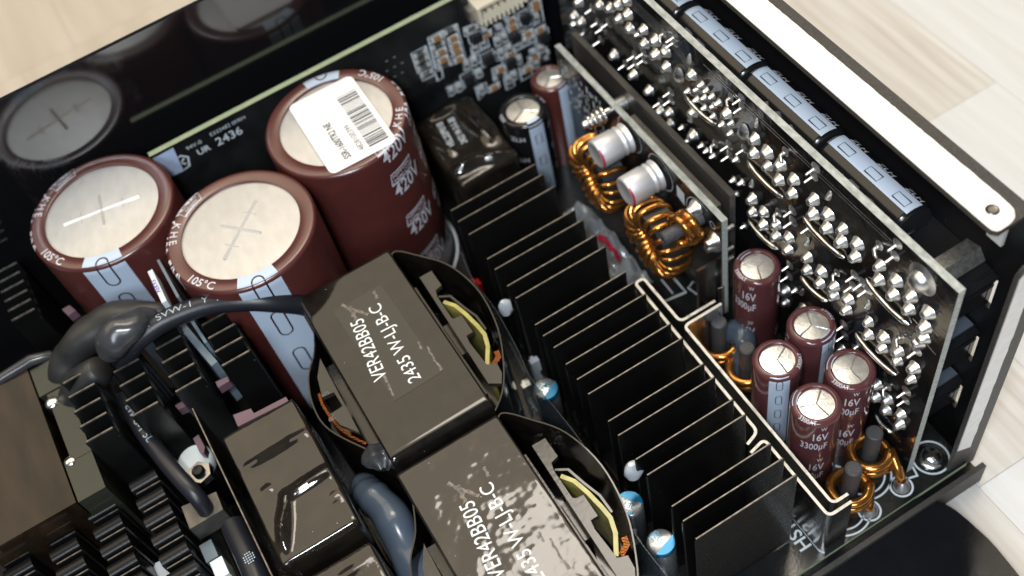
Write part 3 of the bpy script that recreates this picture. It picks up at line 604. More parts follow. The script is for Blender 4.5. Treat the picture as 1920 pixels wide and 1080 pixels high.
part("barcode", stk(bc, 5.530), "ink", lb, local=True, smooth=0, kind='stuff')
part("printed_text", stk(text("4828100399", .20, sx=.95).mv(-Lx + .25, -Ly + .72, 0).join(text("SSR-1600TR2 NE", .24, bold=.022, sx=.78).mv(-Lx + .22, Ly - .62, 0)), 5.530), "ink", lb, local=True, smooth=0)

# --- small maroon ones by the output board
def small_cap(label, loc, rz):
    R, H, ri, rr = .53, 3.1, .372, .115
    t = thing("small_capacitor", label, "capacitor", loc, "small maroon capacitors by the output board", rz)
    part("sleeve", MB().lathe(cap_profile(R, H, ri, rr, .985), 48), "sleeve2", t, local=True, smooth=60)
    tp = part("can_top", MB().lathe([(ri + .005, H - .07), (.2, H - .055), (0, H - .045)], 40), "cantop2", t, local=True, smooth=60)
    for k in range(3):
        a = .5 + k * 2 * PI / 3; part("vent_groove", vent_groove([(0, 0), (.35 * math.cos(a), .35 * math.sin(a))], .035, .018, H - .052), "cantop2", tp, local=True, smooth=0)
    f0 = cap_map(R, H, ri, rr, .003); f1 = cap_map(R, H, ri, rr, .006)
    part("stripe", stripe_mesh(f0, .42, .01, 3.0, 8, 30), "stripe", t, local=True, smooth=60)
    for k in range(4): part("stripe_mark", MB().stroke(oval(.13, .36), .018, True).fine(.06).map(lambda p: f1(p.x / R, .36 + .62 * k - p.y)), "dark", t, local=True, smooth=0)
    pr = MB()
    for k in range(2):
        for th in (1.75, -2.4):
            s = .50 + 1.42 * k
            pr.join(on_cap(text("W", .20, 'LEFT', .008, .6), f1, th + .25, s - .14, R, .05)).join(on_cap(text("16V", .42, 'LEFT', .012, .52), f1, th - .10, s + .28, R, .05)).join(on_cap(text("3300µF", .38, 'LEFT', .010, .5), f1, th - .50, s + .68, R, .05))
    pr.join(on_cap(text("3300AT", .12, 'LEFT', .01), f1, 1.0, .14, .48, .05))
    part("printed_text", pr, "print", t, local=True, smooth=0)
    return t
s1 = small_cap("small maroon capacitor standing alone nearest the coil board", (9.37, 11.72, 0), math.radians(98))
for lab, p, a in (("small maroon capacitor at the back of the tight cluster, grey stripe towards the front", (9.35, 9.80), -79),
                  ("small maroon capacitor with burnt out white top and full grey stripe facing front", (8.24, 9.54), -122),
                  ("small maroon capacitor of the cluster nearest the solder covered board", (9.31, 8.49), 123),
                  ("small maroon capacitor at the front of the cluster, white lit top and 16V print", (8.23, 8.25), 128)):
    copy_tree(s1, (*p, 0), math.radians(a), lab)

# --- black and maroon pair beside the upright control board
def mid_cap(name, label, loc, rz, R, H, ri, mt, mark):
    t = thing(name, label, "capacitor", loc, None, rz)
    part("sleeve", MB().lathe(cap_profile(R, H, ri, .12, .985), 48), mt, t, local=True, smooth=60)
    tp = part("can_top", MB().lathe([(ri + .005, H - .07), (.2, H - .055), (0, H - .045)], 40), "cantop2", t, local=True, smooth=60)
    for k in range(3):
        a = .9 + k * 2 * PI / 3; part("vent_groove", vent_groove([(0, 0), ((ri - .03) * math.cos(a), (ri - .03) * math.sin(a))], .05, .02, H - .052), "cantop2", tp, local=True, smooth=0)
    f0 = cap_map(R, H, ri, .12, .003); f1 = cap_map(R, H, ri, .12, .006)
    part("stripe", stripe_mesh(f0, .34, .01, 2.9, 8, 30), "stripe", t, local=True, smooth=60)
    if mark:
        for k in range(3): part("stripe_mark", MB().stroke([(-.09, -.16), (.09, -.16), (.09, .16), (-.09, .16)], .018, True).fine(.06).map(lambda p: f1(p.x / R, .75 + .85 * k - p.y)), "blackprint", t, local=True, smooth=0)
        pr = MB()
        for k in range(3):
            for th in (.65, -1.2): pr.join(on_cap(text("ZLH", .22, 'LEFT', .012), f1, th, .7 + .8 * k, R, .05))
        pr.join(on_cap(text("100V", .14, 'LEFT', .01), f1, -2.0, .20, .55, .05)).join(on_cap(text("470µF", .14, 'LEFT', .01), f1, 1.3, .22, .55, .05))
        part("printed_text", pr, "print", t, local=True, smooth=0)
M['blacksleeve'] = mat("black_sleeve", (0.009, 0.009, 0.010), 0.16, bump=.1, bs=3)
mid_cap("black_capacitor", "black capacitor with bright silver top and wide pale stripe behind the finned heatsink", (7.64, 19.29, 0), math.radians(-88), .64, 3.0, .44, 'blacksleeve', True)
mid_cap("maroon_capacitor", "maroon capacitor half hidden behind the coil board, below the tiny chips", (8.80, 19.85, 0), math.radians(-75), .52, 3.0, .36, 'sleeve', False)

# --- lying ones between output board and socket wall
def lying_cap(label, loc):
    R, H, ri, rr = .52, 2.36, .36, .12
    t = thing("lying_capacitor", label, "capacitor", loc, "black capacitors lying along the socket wall")
    X = Matrix(((1, 0, 0, 0), (0, 0, 1, 0), (0, -1, 0, 0), (0, 0, 0, 1)))     # can axis along +y, top end at the far end
    rot = X
    part("sleeve", MB().lathe([(R * .84, -.01), (R * .93, .02), (R * .985, .08)] + cap_profile(R, H, ri, rr)[2:], 48).xf(rot), 'blacksleeve', t, local=True, smooth=60)
    part("can_top", MB().lathe([(ri + .005, H - .07), (0, H - .05)], 32).xf(rot), "cantop2", t, local=True)
    f0 = cap_map(R, H, ri, rr, .003); f1 = cap_map(R, H, ri, rr, .006)
    A = LYA
    part("stripe", stripe_mesh(f0, .38, .12, 2.42, 10, 30).xf(Matrix.Rotation(A, 4, 'Z')).xf(rot), "stripe", t, local=True, smooth=60)
    for k in range(3): part("stripe_mark", MB().stroke([(-.085, -.17), (.085, -.17), (.085, .17), (-.085, .17)], .016, True).fine(.06).map(lambda p: f1(A + p.x / R - .08, .55 + .78 * k - p.y)).xf(rot), "blackprint", t, local=True, smooth=0)
    pr = MB()
    for k in range(3): pr.join(text("ZLH", .24, 'LEFT', .012).fine(.05).map(lambda p: f1(A + .41 + p.y / R, .35 + .78 * k + p.x)))
    part("printed_text", pr.xf(rot), "print", t, local=True, smooth=0)
    part("base_seal", MB().lathe([(0, -.02), (.4, -.02), (.47, .0), (.47, .06)], 32).xf(rot), "blackprint", t, local=True)
    return t
LYA = math.radians(-86)
M['lid_lit'] = mat('blue_lit_lid', (0.09, 0.11, 0.14), 0.35)  # blue grey is the bluish light on the socket tops, painted in
M['silgrey'] = mat('dull_grey_silicone', (0.16, 0.16, 0.175), 0.3, bump=.2, bs=4)
M['spreader'] = mat('brushed_dark_metal', (0.10, 0.095, 0.09), 0.38, 0.7, col2=(0.15, 0.14, 0.125), ns=6, stretch=(1, .3, 6), bump=.2, bs=20)
z1 = lying_cap("black lying capacitor with pale stripe, second from the top of the row", (10.78, 13.80, 6.30))
for lab, y in (("black lying capacitor at the far end of the row, cut by the picture edge", 16.25), ("black lying capacitor with pale stripe, third of the row", 11.38), ("black lying capacitor nearest the hex standoff", 8.93)):
    copy_tree(z1, (10.78, y, 6.30), 0, lab)
# lead wires and silicone on the row
for i, y in enumerate((16.2, 13.72, 11.30, 8.86)):
    t = thing("lead_wire", ("tinned lead wire bent at the end of the " + ("far", "second", "third", "nearest")[i] + " lying capacitor"), "wire", (10.6, y, 6.3), "lead wires of the lying capacitors")
    part("wire", MB().tube(bez([(10.78, y + .06, 6.3), (10.74, y - .03, 6.36), (10.5, y - .05, 6.42), (10.1, y - .02, 6.42)], 6), .035, 8), "tin", t)
for i, (y0, y1) in enumerate(((15.9, 14.3), (13.1, 11.6), (10.7, 9.2))):
    t = thing("silicone_bead", ("grey silicone bead run along the " + ("second", "third", "nearest")[i] + " lying capacitor"), "silicone", (10.3, (y0 + y1) / 2, 6.4), "silicone beads between board and lying capacitors")
    pts = [(10.30, y0 + (y1 - y0) * k / 10, 6.50 + .05 * math.sin(k * 1.7 + i)) for k in range(11)]
    part("bead", MB().tube(pts, [.05] + [.20 + .05 * math.sin(k * 2.3 + i) for k in range(9)] + [.05], 12), "silgrey", t, sub=1, noise=(.05, 3.0))

# ================================================================== sockets behind the output board
for i, (y0, y1, z0, z1) in enumerate(((7.42, 9.9, 4.98, 6.08), (7.42, 9.9, 2.98, 4.16), (7.42, 9.9, .98, 2.2))):
    t = thing("cable_socket_block", ("black socket block behind the output board, " + ("topmost, under the hex standoff", "second from the top, lid tinted as if lit", "lowest of the stack")[i]), "connector", (10.8, 9, z0), "black socket blocks")
    part("housing", MB().box(10.09, y0, z0, 11.41, y1, z1), "plastic", t, bevel=.04)
    part("lid", MB().box(10.12, y0 + .03, z1 + .002, 11.38, y0 + .45, z1 + .05), "lid_lit" if i else "plastic", t, bevel=.02)
    part("latch_rib", MB().box(10.2, y0 - .10, z1 - .42, 11.41, y0 - .002, z1 - .34), "plastic", t, bevel=.015)
    part("latch_rib", MB().box(10.2, y0 - .14, z1 - .14, 11.41, y0 - .002, z1 - .05), "plastic", t, bevel=.015)

# ================================================================== coil board with everything on it
M['foil'] = mat('crumpled_foil', (0.55, 0.58, 0.6), 0.22, 1.0, bump=.8, bs=6, bd=3, bdist=.06)
M['filmgrey'] = mat('grey_crumpled_film', (0.30, 0.33, 0.36), 0.14, .3)
rb_ = thing("coil_circuit_board", "small upright black board with white print carrying the copper coils", "circuit board", (9.13, 16.2, .004))
XB = 9.05
part("board", MB().box(XB, 12.60, .25, XB + .16, 19.75, 4.02, side=(0, 0, 1)), ["mask", "fr4"], rb_, smooth=0)
FXm = Matrix(((0, 0, -1, XB - .004), (-1, 0, 0, 0), (0, 1, 0, 0), (0, 0, 0, 1)))   # xy print (x runs to -y, y up)
sk = MB(); r3 = random.Random(4)
y = 19.5
while y > 17.6:
    z = 3.75 - r3.uniform(0, .1)
    while z > 2.2:
        l = r3.uniform(.06, .26)
        if r3.random() < .72: sk.stroke([(-y, z), (-y, z - l)], r3.choice((.035, .05, .08)))
        z -= l + r3.uniform(.05, .13)
    y -= r3.uniform(.11, .17)
for (y, z) in ((16.31, 3.66), (15.02, 3.45)): sk.stroke(ring(-y, z, .50, 32), .02, True)
sk.stroke(ring(-13.35, 3.3, .62, 32, 1.2, 5.4), .02); sk.stroke(ring(-12.95, 3.55, .1, 20), .02, True)
part("printed_outline", sk.xf(FXm), "silk", rb_, smooth=0, kind='stuff')
part("printed_pad", MB().add([(-14.35, 3.65, 0), (-14.05, 3.60, 0), (-14.05, 3.15, 0), (-14.35, 3.25, 0)], [(0, 1, 2, 3)]).xf(FXm), "silk", rb_, smooth=0)
for y, z in ((13.55, 3.6), (12.85, 3.12), (12.85, 2.95)):
    part("solder_joint", MB().lathe([(.22, 0), (.19, .08), (.12, .16), (.10, .26), (0, .3)], 18).xf(axis_x(y, z, XB)), "solder", rb_)
for z in (3.42, 2.6, 2.2): part("pin", MB().tube([(XB + .1, 12.75, z), (XB + .42, 12.75, z)], .06, 10), "solder", rb_)
for k in range(4): part("pin", MB().tube([(8.9 + .05 * k, 12.55, .02), (8.9 + .05 * k, 12.55, 1.6)], .014, 6), "tin", rb_)

def silver_can(label, y, z):
    t = thing("silver_capacitor", label, "capacitor", (8.9, y, z), "silver cans lying off the coil board")
    pr = [(.40, .0), (.40, .03), (.375, .06), (.36, .10), (.36, .13), (.385, .16), (.385, .20), (.352, .235), (.352, .26), (.385, .31), (.385, .84), (.37, .885), (.345, .905), (.30, .905), (.29, .895), (0, .89)]
    part("can", MB().lathe(pr, 40).xf(Matrix.Translation((0, 0, 0)) @ axis_x(0, 0, .05)), "can", t, local=True, smooth=50)
    part("end_print", MB().lathe([(.384, .845), (.3735, .887), (.362, .899)], 30, 2.3, 4.2).xf(axis_x(0, 0, .05)), "red", t, local=True)
    part("base_plate", MB().lathe([(0, -.02), (.44, -.02), (.44, .02), (.40, .03)], 32).xf(axis_x(0, 0, .13)), "blackprint", t, local=True)
    return t
sv = silver_can("silver can sticking out of the coil board, the farther of two", 16.31, 3.62)
copy_tree(sv, (8.9, 15.05, 3.42), 0, "silver can sticking out of the coil board, the nearer of two")

def toroid(label, loc, R=.92, h=.62, n=21, gap=.0, rz=0.0, wr=.068):
    t = thing("copper_coil", label, "coil", loc, "copper ring coils on the coil board", rz)
    core = MB().lathe([(R - .40, -h / 2), (R - .02, -h / 2), (R - .02, h / 2), (R - .40, h / 2), (R - .40, -h / 2)], 36).xf(axis_x(0, 0))
    part("ring_core", core, "core", t, local=True, smooth=40)
    for i in range(n):
        a = gap + (2 * PI - 2 * gap) * i / n; ri = R - .29; ro = R + .085; hh = h / 2 + .065
        q = .13                                               # slant of a turn
        pts = []; rm = R - .21; aw = .19 + wr + .03; bh = h / 2 + wr + .01
        for j in range(22):
            u_ = 2 * PI * j / 22; cx_ = math.cos(u_); sx_ = math.sin(u_)
            cx_ = math.copysign(abs(cx_) ** .75, cx_); sx_ = math.copysign(abs(sx_) ** .75, sx_)
            rr_ = rm + aw * cx_; aa = a + q * math.sin(u_ + .6) + .03 * math.sin(i * 2.4)
            pts.append((rr_ * math.cos(aa), rr_ * math.sin(aa), bh * sx_ * (1 + .04 * math.sin(i * 1.7))))
        part("winding_turn", MB().tube(pts, wr, 8, True).xf(axis_x(0, 0)), "enamel", t, local=True, smooth=80)
    return t
toroid("far copper ring coil, half behind the farther silver can", (8.42, 16.90, 2.12))
toroid("near copper ring coil with a thick wire loop in front of its hole", (8.40, 14.30, 2.20))
def rod_coil(name, label, base, axis, rod_l, rod_r, turns, cr, wr, z0, leads, group=None, rod0=0.0):
    t = thing(name, label, "coil", base, group)
    A = axis
    rod = part("ferrite_rod", MB().lathe([(0, rod0), (rod_r - .02, rod0), (rod_r, rod0 + .02), (rod_r, rod_l - .03), (rod_r - .03, rod_l), (rod_r - .05, rod_l), (rod_r - .055, rod_l - .01), (0, rod_l - .01)], 28).xf(A), "ferrite", t, local=True, smooth=40)
    n = int(turns * 20); pts = []
    for i in range(n + 1):
        a = leads[0] - 2 * PI * turns * i / n; pts.append(Vector((cr * math.cos(a), cr * math.sin(a), z0 + (wr * 2.02 * turns) * (1 - i / n))))
    e = pts[-1]; b = pts[0]
    pth = bez([Vector(leads[1]), Vector(leads[2])] + pts[1:-1:2] + [Vector(leads[3]), Vector(leads[4])], 3)
    part("wire", MB().tube(pth, wr, 12).xf(A), "enamel", t, local=True, smooth=80)
    return t
rod_coil("thick_wire_coil", "thick copper wire loop around a dark rod sticking out of the coil board", (9.05, 13.38, 3.42), axis_x(0, 0), 1.08, .17, 2.0, .30, .105, .30, (2.6, (-.1, .5, -.02), (-.2, .42, .35), (.42, .25, .62), (.5, .35, -.02)))
bt = thing("spring_bolt", "shiny bolt with a spring through the far end of the coil board", "bolt", (9.1, 17.2, 3.75))
part("shaft", MB().lathe([(0, .78), (.08, .78), (.10, .74), (.10, -.50), (.0, -.50)], 20).xf(axis_x(17.2, 3.75, XB)), "chrome", bt)
for k in range(4): part("spring_ring", MB().tube([(XB - .22 - .13 * k, 17.2 + (.20 - .02 * k) * math.cos(a), 3.75 + (.20 - .02 * k) * math.sin(a)) for a in [2 * PI * i / 18 for i in range(18)]], .05, 8, True), "chrome", bt, smooth=80)
part("collar", MB().lathe([(.0, -.19), (.2, -.19), (.2, -.46), (0, -.46)], 24).xf(axis_x(17.2, 3.75, XB)), "zinc", bt)
hp = thing("heat_spreader_plate", "dark brushed metal plate standing right behind the coil board", "metal plate", (9.6, 16, .004))
part("plate", MB().box(9.52, 12.95, .6, 9.68, 19.65, 4.25), "spreader", hp, bevel=.02)
part("pad_strip", MB().box(9.22, 13.1, 2.2, 9.40, 16.6, 3.9), "spreader", hp, bevel=.02)
mt = thing("metal_tab", "bright metal tab standing across the near end of the coil board", "metal plate", (8.75, 12.78, .2))
part("tab", MB().box(8.45, 12.74, .15, 9.03, 12.80, 2.45), "aluplate", mt, bevel=.012, seg=1)
cf = thing("crumpled_film", "crumpled grey film piece with a red edge between fins and copper coils", "plastic sheet", (7.9, 15.3, .1))
def crumple(x0, y0, x1, y1, z, amp, seed, n=26):
    from mathutils import noise as nz_
    mb = MB(); v = []
    for j in range(n + 1):
        for i in range(n + 1):
            p = Vector((x0 + (x1 - x0) * i / n, y0 + (y1 - y0) * j / n, seed)); v.append((p.x, p.y, z + amp * nz_.noise(p * 2.6) + .5 * amp * abs(nz_.noise(p * 5.1))))
    return mb.add(v, [(j * (n + 1) + i, j * (n + 1) + i + 1, (j + 1) * (n + 1) + i + 1, (j + 1) * (n + 1) + i) for j in range(n) for i in range(n)])
part("film", crumple(7.3, 14.2, 8.1, 17.4, .55, .45, 2.0), "filmgrey", cf, smooth=35)
part("red_edge", crumple(7.72, 15.2, 7.84, 16.3, .66, .45, 2.0, 10), "red", cf, smooth=35)

# ================================================================== coils at the front of the output board
def pad_coil(label, p, rod_len=1.6, lead=None):
    lx, ly = lead if lead else (.35, -.6)
    return rod_coil("ferrite_rod_coil", label, (*p, 0), Matrix.Identity(4), rod_len, .185, 2.2, .41, .115, .20, (-.25, (lx, ly, .05), (lx - .02, ly + .05, .32), (-.42, .1, .22), (-.42, .15, 0.02)), "ferrite rod coils on the main board", .12)
pad_coil("copper coil round a dark rod at the board corner, beside the crosshead screw", (9.36, 7.58), 1.6, (.28, -.76))
pad_coil("copper coil round a dark rod nearest the front edge of the main board", (8.46, 7.18), 1.6, (.22, -.47))
pad_coil("copper coil round a dark rod set in grey silicone, farther one", (8.36, 11.80), 1.6)
pad_coil("copper coil round a dark rod set in grey silicone, next to the stripe fronted capacitor", (8.46, 10.86), 1.6)
sg = thing("silicone_blob", "glossy grey silicone blob between the two rods and the lone maroon capacitor", "silicone", (8.85, 11.3, .1))
part("blob", MB().tube(bez([(8.55, 12.1, .3), (8.75, 11.75, .75), (8.78, 11.35, .95), (8.62, 11.2, .6), (8.55, 11.1, .1)], 4), [.2, .28, .3, .3, .32, .34, .33, .3, .28, .26, .26, .28, .3, .28, .3, .32, .3], 14), "silicone", sg, sub=1, noise=(.08, 2.5))
# ================================================================== finned heatsink in the middle
hs = thing("finned_heatsink", "large black finned heatsink in the middle, twenty upright fins", "heatsink", (5.6, 12, .3))
FT = 3.5; FB = .10; fx0, fx1 = 4.37, 6.80
def fin_mesh(w, h, th, zb):
    mb = MB(); r = th * .45
    pts = [(-th / 2, 0), (th / 2, 0), (th / 2, h - r), (th * .28, h), (-th * .28, h), (-th / 2, h - r)]
    v = []
    for x in (-w / 2 + .03, w / 2 - .03): v += [(x, y, z) for y, z in pts]
    n = 6; mb.add(v, [list(range(n))[::-1], list(range(n, 2 * n))] + [(i, (i + 1) % n, n + (i + 1) % n, n + i) for i in range(n)])
    mb.m = [0] * len(mb.f)
    for i in (2, 3, 4): mb.m[2 + i] = 1
    # rounded end faces
    for s_ in (-1, 1):
        x = s_ * (w / 2 - .03); e = s_ * w / 2
        v = [(x, -th / 2, 0), (x, th / 2, 0), (x, th / 2, h - r), (x, -th / 2, h - r), (e, -th * .25, .0), (e, th * .25, 0), (e, th * .25, h - .05), (e, -th * .25, h - .05)]
        mb.add(v, [(0, 4, 7, 3), (4, 5, 6, 7), (1, 2, 6, 5), (3, 7, 6, 2)] if s_ > 0 else [(0, 3, 7, 4), (4, 7, 6, 5), (1, 5, 6, 2), (3, 2, 6, 7)])
    return mb
fm = fin_mesh(fx1 - fx0, FT - FB, .037, FB).mesh("fin", ["fin", "finedge"], smooth=20)
for y in (17.06, 16.66, 16.2, 15.33, 14.9, 14.39, 13.98, 13.12, 12.7, 12.31, 11.8, 11.38, 10.95, 10.12, 9.74, 9.14, 8.72, 7.92, 7.49, 7.1):
    o = link("fin", fm, hs); o.location = Vector(((fx0 + fx1) / 2 + rnd.uniform(-.012, .012), y, FB)) - ORG[hs.name]; o.rotation_euler = (rnd.uniform(-.012, .012), rnd.uniform(-.004, .004), rnd.uniform(-.005, .005))
part("spine", MB().box(5.3, 7.3, .30, 5.85, 16.9, 1.3), "blackmetal", hs)
part("spine_foot", MB().box(4.42, 9.9, .36, 6.74, 16.4, .52), "blackmetal", hs)
sl = [("white silicone dab squeezed between fins, upper one by the tape wrapped transformer", (948, 575), 2.6, .22), ("white silicone dab on the fins above the lower blue topped cans", (1188, 880), 2.9, .26), ("pale silicone dab low between fins near the metal plates", (1322, 745), 1.9, .30)]
for lab, (u, v), z, r in sl:
    p = at(u, v, z); t = thing("silicone_dab", lab, "silicone", p, "silicone dabs on the finned heatsink")
    part("dab", MB().lathe([(0, -r * 1.2), (r * .7, -r * .9), (r, -.2 * r), (r * .85, r * .5), (r * .4, r * .9), (0, r)], 20).map(lambda q: (q.x * .9, q.y * .55, q.z * 1.25)), "silwhite", t, local=True, noise=(.05, 4.0))

# ================================================================== bent aluminium bus plates
def bent(poly, th, z0, z1):                                    # sheet bent along a line in plan
    P = bez(poly, 1) if False else [Vector((p[0], p[1])) for p in poly]
    out = []
    for i, p in enumerate(P):
        if 0 < i < len(P) - 1:                                 # round the bends
            a = (P[i - 1] - p).normalized(); b = (P[i + 1] - p).normalized(); l = min(.14, (P[i - 1] - p).length * .45, (P[i + 1] - p).length * .45)
            for k in range(6): t = k / 5; out.append((p + a * l) * (1 - t) ** 2 + p * 2 * t * (1 - t) + (p + b * l) * t * t)
        else: out.append(p)
    mb = MB().stroke(out, th); n = len(out)
    v = [(q.x, q.y, z0) for q in mb.v] + [(q.x, q.y, z1) for q in mb.v]; m = 2 * n; r = MB()
    for i in range(n - 1): r.add(v, [(m + i, m + n + i, m + n + i + 1, m + i + 1)], 1); 
    r = MB(); r.add(v, [])
    for i in range(n - 1):
        r.f += [[m + i, m + n + i, m + n + i + 1, m + i + 1], [i, i + 1, n + i + 1, n + i], [i, m + i, m + i + 1, i + 1], [n + i, n + i + 1, m + n + i + 1, m + n + i]]; r.m += [1, 0, 0, 0]
    r.f += [[0, n, m + n, m], [n - 1, m + n - 1, m + 2 * n - 1, 2 * n - 1]]; r.m += [0, 0]
    return r
for lab, poly in (("bent aluminium plate along the fin ends, doubled back at its far end", [(6.86, 8.72), (7.22, 8.84), (7.26, 13.62), (7.50, 13.62), (7.50, 12.10), (8.48, 12.10)]),
                  ("bent aluminium plate nearest the front edge of the board, on the heatsink side", [(6.80, 8.52), (7.22, 8.62), (7.22, 6.50), (7.80, 6.50)]),
                  ("bent aluminium plate along the small maroon capacitors, both ends turned", [(8.55, 11.95), (7.50, 11.95), (7.46, 6.67), (7.85, 6.67)])):
    t = thing("bus_plate", lab, "metal plate", (7.3, 9, .004), "bent aluminium plates")
    part("plate", bent(poly, .064, .006, 2.0), ["aluplate", "aluedge"], t, smooth=35)

# ================================================================== tape wrapped transformers
def px(pts, z, du=0, dv=0): return [tuple(at(u, v, z).xy) for u, v in pts]
def crop(pts, ox, oy, s): return [(ox + x / s, oy + y / s) for x, y in pts]
def wall(path, th, z0, z1, mi=0):
    mb = MB().stroke(path, th); n = len(path); v = [(q.x, q.y, z0) for q in mb.v] + [(q.x, q.y, z1) for q in mb.v]; m = 2 * n; r = MB().add(v, [])
    for i in range(n - 1): r.f += [[m + i, m + n + i, m + n + i + 1, m + i + 1], [i, m + i, m + i + 1, i + 1], [n + i, n + i + 1, m + n + i + 1, m + n + i]]; r.m += [mi] * 3
    r.f += [[0, n, m + n, m], [n - 1, m + n - 1, m + 2 * n - 1, 2 * n - 1]]; r.m += [mi] * 2
    return r
def transformer(label, loc):
    X0, Y0 = .17, 11.32                                        # built where the first one stands, then moved
    t = thing("transformer", label, "transformer", (X0, Y0, 0), "tape wrapped transformers")
    ZT = 4.5
    ed = [(0, -.20), (.015, -.12), (.04, -.07), (.08, -.035), (.13, -.014), (.19, -.003), (.28, 0), (.34, 0)]
    prf = [(11.34, .3)] + [(11.34 + a_, ZT + b_) for a_, b_ in ed] + [(16.22 - a_ * .5, ZT + b_ * .6) for a_, b_ in reversed(ed)] + [(16.22, .3)]
    cm = MB(); k = len(prf); xs = [(X0, -.05), (X0 + .02, -.015), (X0 + .06, 0), (X0 + .11, 0), (2.39, 0), (2.44, 0), (2.48, -.015), (2.50, -.05)]
    v = [(x_, y_, z_ + (dz if z_ > 1 else 0)) for x_, dz in xs for y_, z_ in prf]
    fs = [(i * k + j, i * k + j + 1, (i + 1) * k + j + 1, (i + 1) * k + j) for i in range(7) for j in range(k - 1)]
    cm.add(v, [tuple(reversed(f_)) for f_ in fs] + [tuple(range(k)), tuple(reversed(range(7 * k, 8 * k)))])
    part("core", cm, "tape", t, smooth=48)
    R = [(2.40, 16.15), (2.66, 16.45), (3.10, 15.95), (3.52, 15.30), (3.72, 14.30), (3.58, 13.2), (3.20, 12.28), (2.85, 11.75), (2.45, 11.42)]
    part("tape_wrap", wall([tuple(p) for p in bez([Vector((*p, 0)).xy for p in R], 5)], .03, .3, 3.97), "tape", t, smooth=50, label="glossy black tape wrapped round the winding")
    Lp = [(.20, 15.9), (-.05, 15.3), (-.45, 14.75), (-.66, 14.0), (-.60, 13.3), (-.12, 12.4), (.2, 11.9)]
    part("tape_wrap", wall([tuple(p) for p in bez([Vector((*p, 0)).xy for p in Lp], 5)], .03, .3, 3.70), "tape", t, smooth=50)
    part("winding", MB().prism([(2.45, 16.1), (2.95, 15.75), (3.38, 15.1), (3.55, 14.3), (3.42, 13.3), (3.08, 12.45), (2.45, 11.6)], .4, 2.0), "tape", t, smooth=0)
    part("winding", MB().prism([(.22, 15.6), (-.30, 14.8), (-.58, 14.0), (-.50, 13.3), (-.08, 12.5), (.22, 12.2)], .4, 2.6), "tape", t, smooth=0)
    fl = crop([(30, 180), (130, 125), (215, 245), (165, 290), (180, 345), (300, 522), (322, 528), (385, 502), (480, 640), (425, 672), (450, 730), (600, 920), (680, 900), (725, 985), (722, 1075), (610, 1075)], 780, 480, 4.5)
    part("bobbin_flange", MB().prism(px(fl, 3.95), 3.82, 3.95), "bobbin", t, bevel=.015, seg=1, smooth=30)
    f2 = crop([(128, 355), (112, 470), (140, 588), (210, 556), (262, 640), (185, 688), (250, 752), (362, 797)], 560, 560, 3.175)
    part("bobbin_flange", MB().prism(px(f2, 3.95), 3.82, 3.95), "bobbin", t, bevel=.015, seg=1, smooth=30)
    cw = px(crop([(118, 560), (140, 630), (185, 700), (240, 765), (300, 810), (400, 860)], 560, 560, 3.175), 3.75)
    part("copper_winding", wall(cw, .055, 2.0, 3.72), "copper", t, smooth=30)
    part("bobbin_core", MB().box(2.5, 12.2, .5, 2.66, 15.6, 3.5).box(2.66, 13.3, .5, 2.8, 14.2, 3.6), "bobbin", t)
    part("bobbin_core", MB().box(-.02, 12.6, .5, .165, 15.1, 3.2), "bobbin", t)
    yp = px(crop([(232, 385), (330, 418), (420, 490), (520, 590), (578, 660), (606, 760), (600, 915)], 780, 480, 4.5), 3.84)
    part("yellow_tape", wall(yp, .09, 2.2, 3.84), "yellow", t, smooth=50)
    yp2 = px(crop([(190, 345), (290, 340), (400, 430), (510, 510), (590, 620)], 780, 480, 4.5), 3.86)
    part("film_edge", wall(yp2, .05, 2.2, 3.87), "tape", t, smooth=50)
    cl = px(crop([(640, 905), (690, 830), (670, 780)], 780, 480, 4.5), 3.7)
    part("winding", wall(cl, .12, 2.0, 3.6), "copper", t, smooth=30)
    for ch, (x, y) in (("5", (185, 568)), ("R", (225, 715))):
        c = at(560 + x / 3.175, 560 + y / 3.175, 3.95)
        part("raised_letter", text(ch, .22, bold=.012).xf(frame((c.x, c.y, 3.957), (0, 1, 0), (-1, 0, 0))), "raisedgrey", t, smooth=0)
    lab = px([(625, 585), (740, 752), (828, 698), (714, 534)], ZT)
    lo = part("label", MB().prism(lab, ZT + .001, ZT + .006), "label_film", t, smooth=0)
    part("printed_text", text("VER42BB05", .44, sx=.80).xf(frame((.985, 13.18, ZT + .010), (.13, 1, 0), (-1, .13, 0))), "printwhite", lo, smooth=0)
    part("printed_text", text("2435 W-LJ-B-C", .41, sx=.88).xf(frame((1.57, 12.72, ZT + .010), (.05, 1, 0), (-1, .05, 0))), "printwhite", lo, smooth=0)
    rs = random.Random(6)
    for (u0, v0, u1, v1, w_) in ((640, 572, 690, 590, .10), (700, 546, 708, 560, .08), (655, 575, 668, 600, .14), (800, 650, 828, 694, .07), (718, 700, 738, 742, .07), (784, 640, 790, 655, .06)):
        a_ = at(u0, v0, ZT + .008); b_ = at(u1, v1, ZT + .008); d_ = (b_ - a_); n_ = Vector((-d_.y, d_.x, 0)).normalized(); L_ = []; R_ = []
        for i_ in range(10):
            c_ = a_ + d_ * (i_ / 9); L_.append(c_ + n_ * w_ * rs.uniform(.1, .6)); R_.append(c_ - n_ * w_ * rs.uniform(.1, .6))
        v_ = L_ + R_
        part("scuff", MB().add(v_, [(i_, i_ + 1, 11 + i_, 10 + i_) for i_ in range(9)]), "scuff", lo, smooth=0)
    return t
M['raisedgrey'] = mat('raised_letter_glint', (0.09, 0.085, 0.075), 0.25)  # paler grey puts the glint of the embossed letters into their colour
M['scuff'] = mat('tan_scuff', (0.20, 0.165, 0.135), 0.4, col2=(0.05, 0.045, 0.04), ns=14, nd=5)
M['printwhite'] = mat("white_label_print", (0.74, 0.76, 0.78), 0.4)
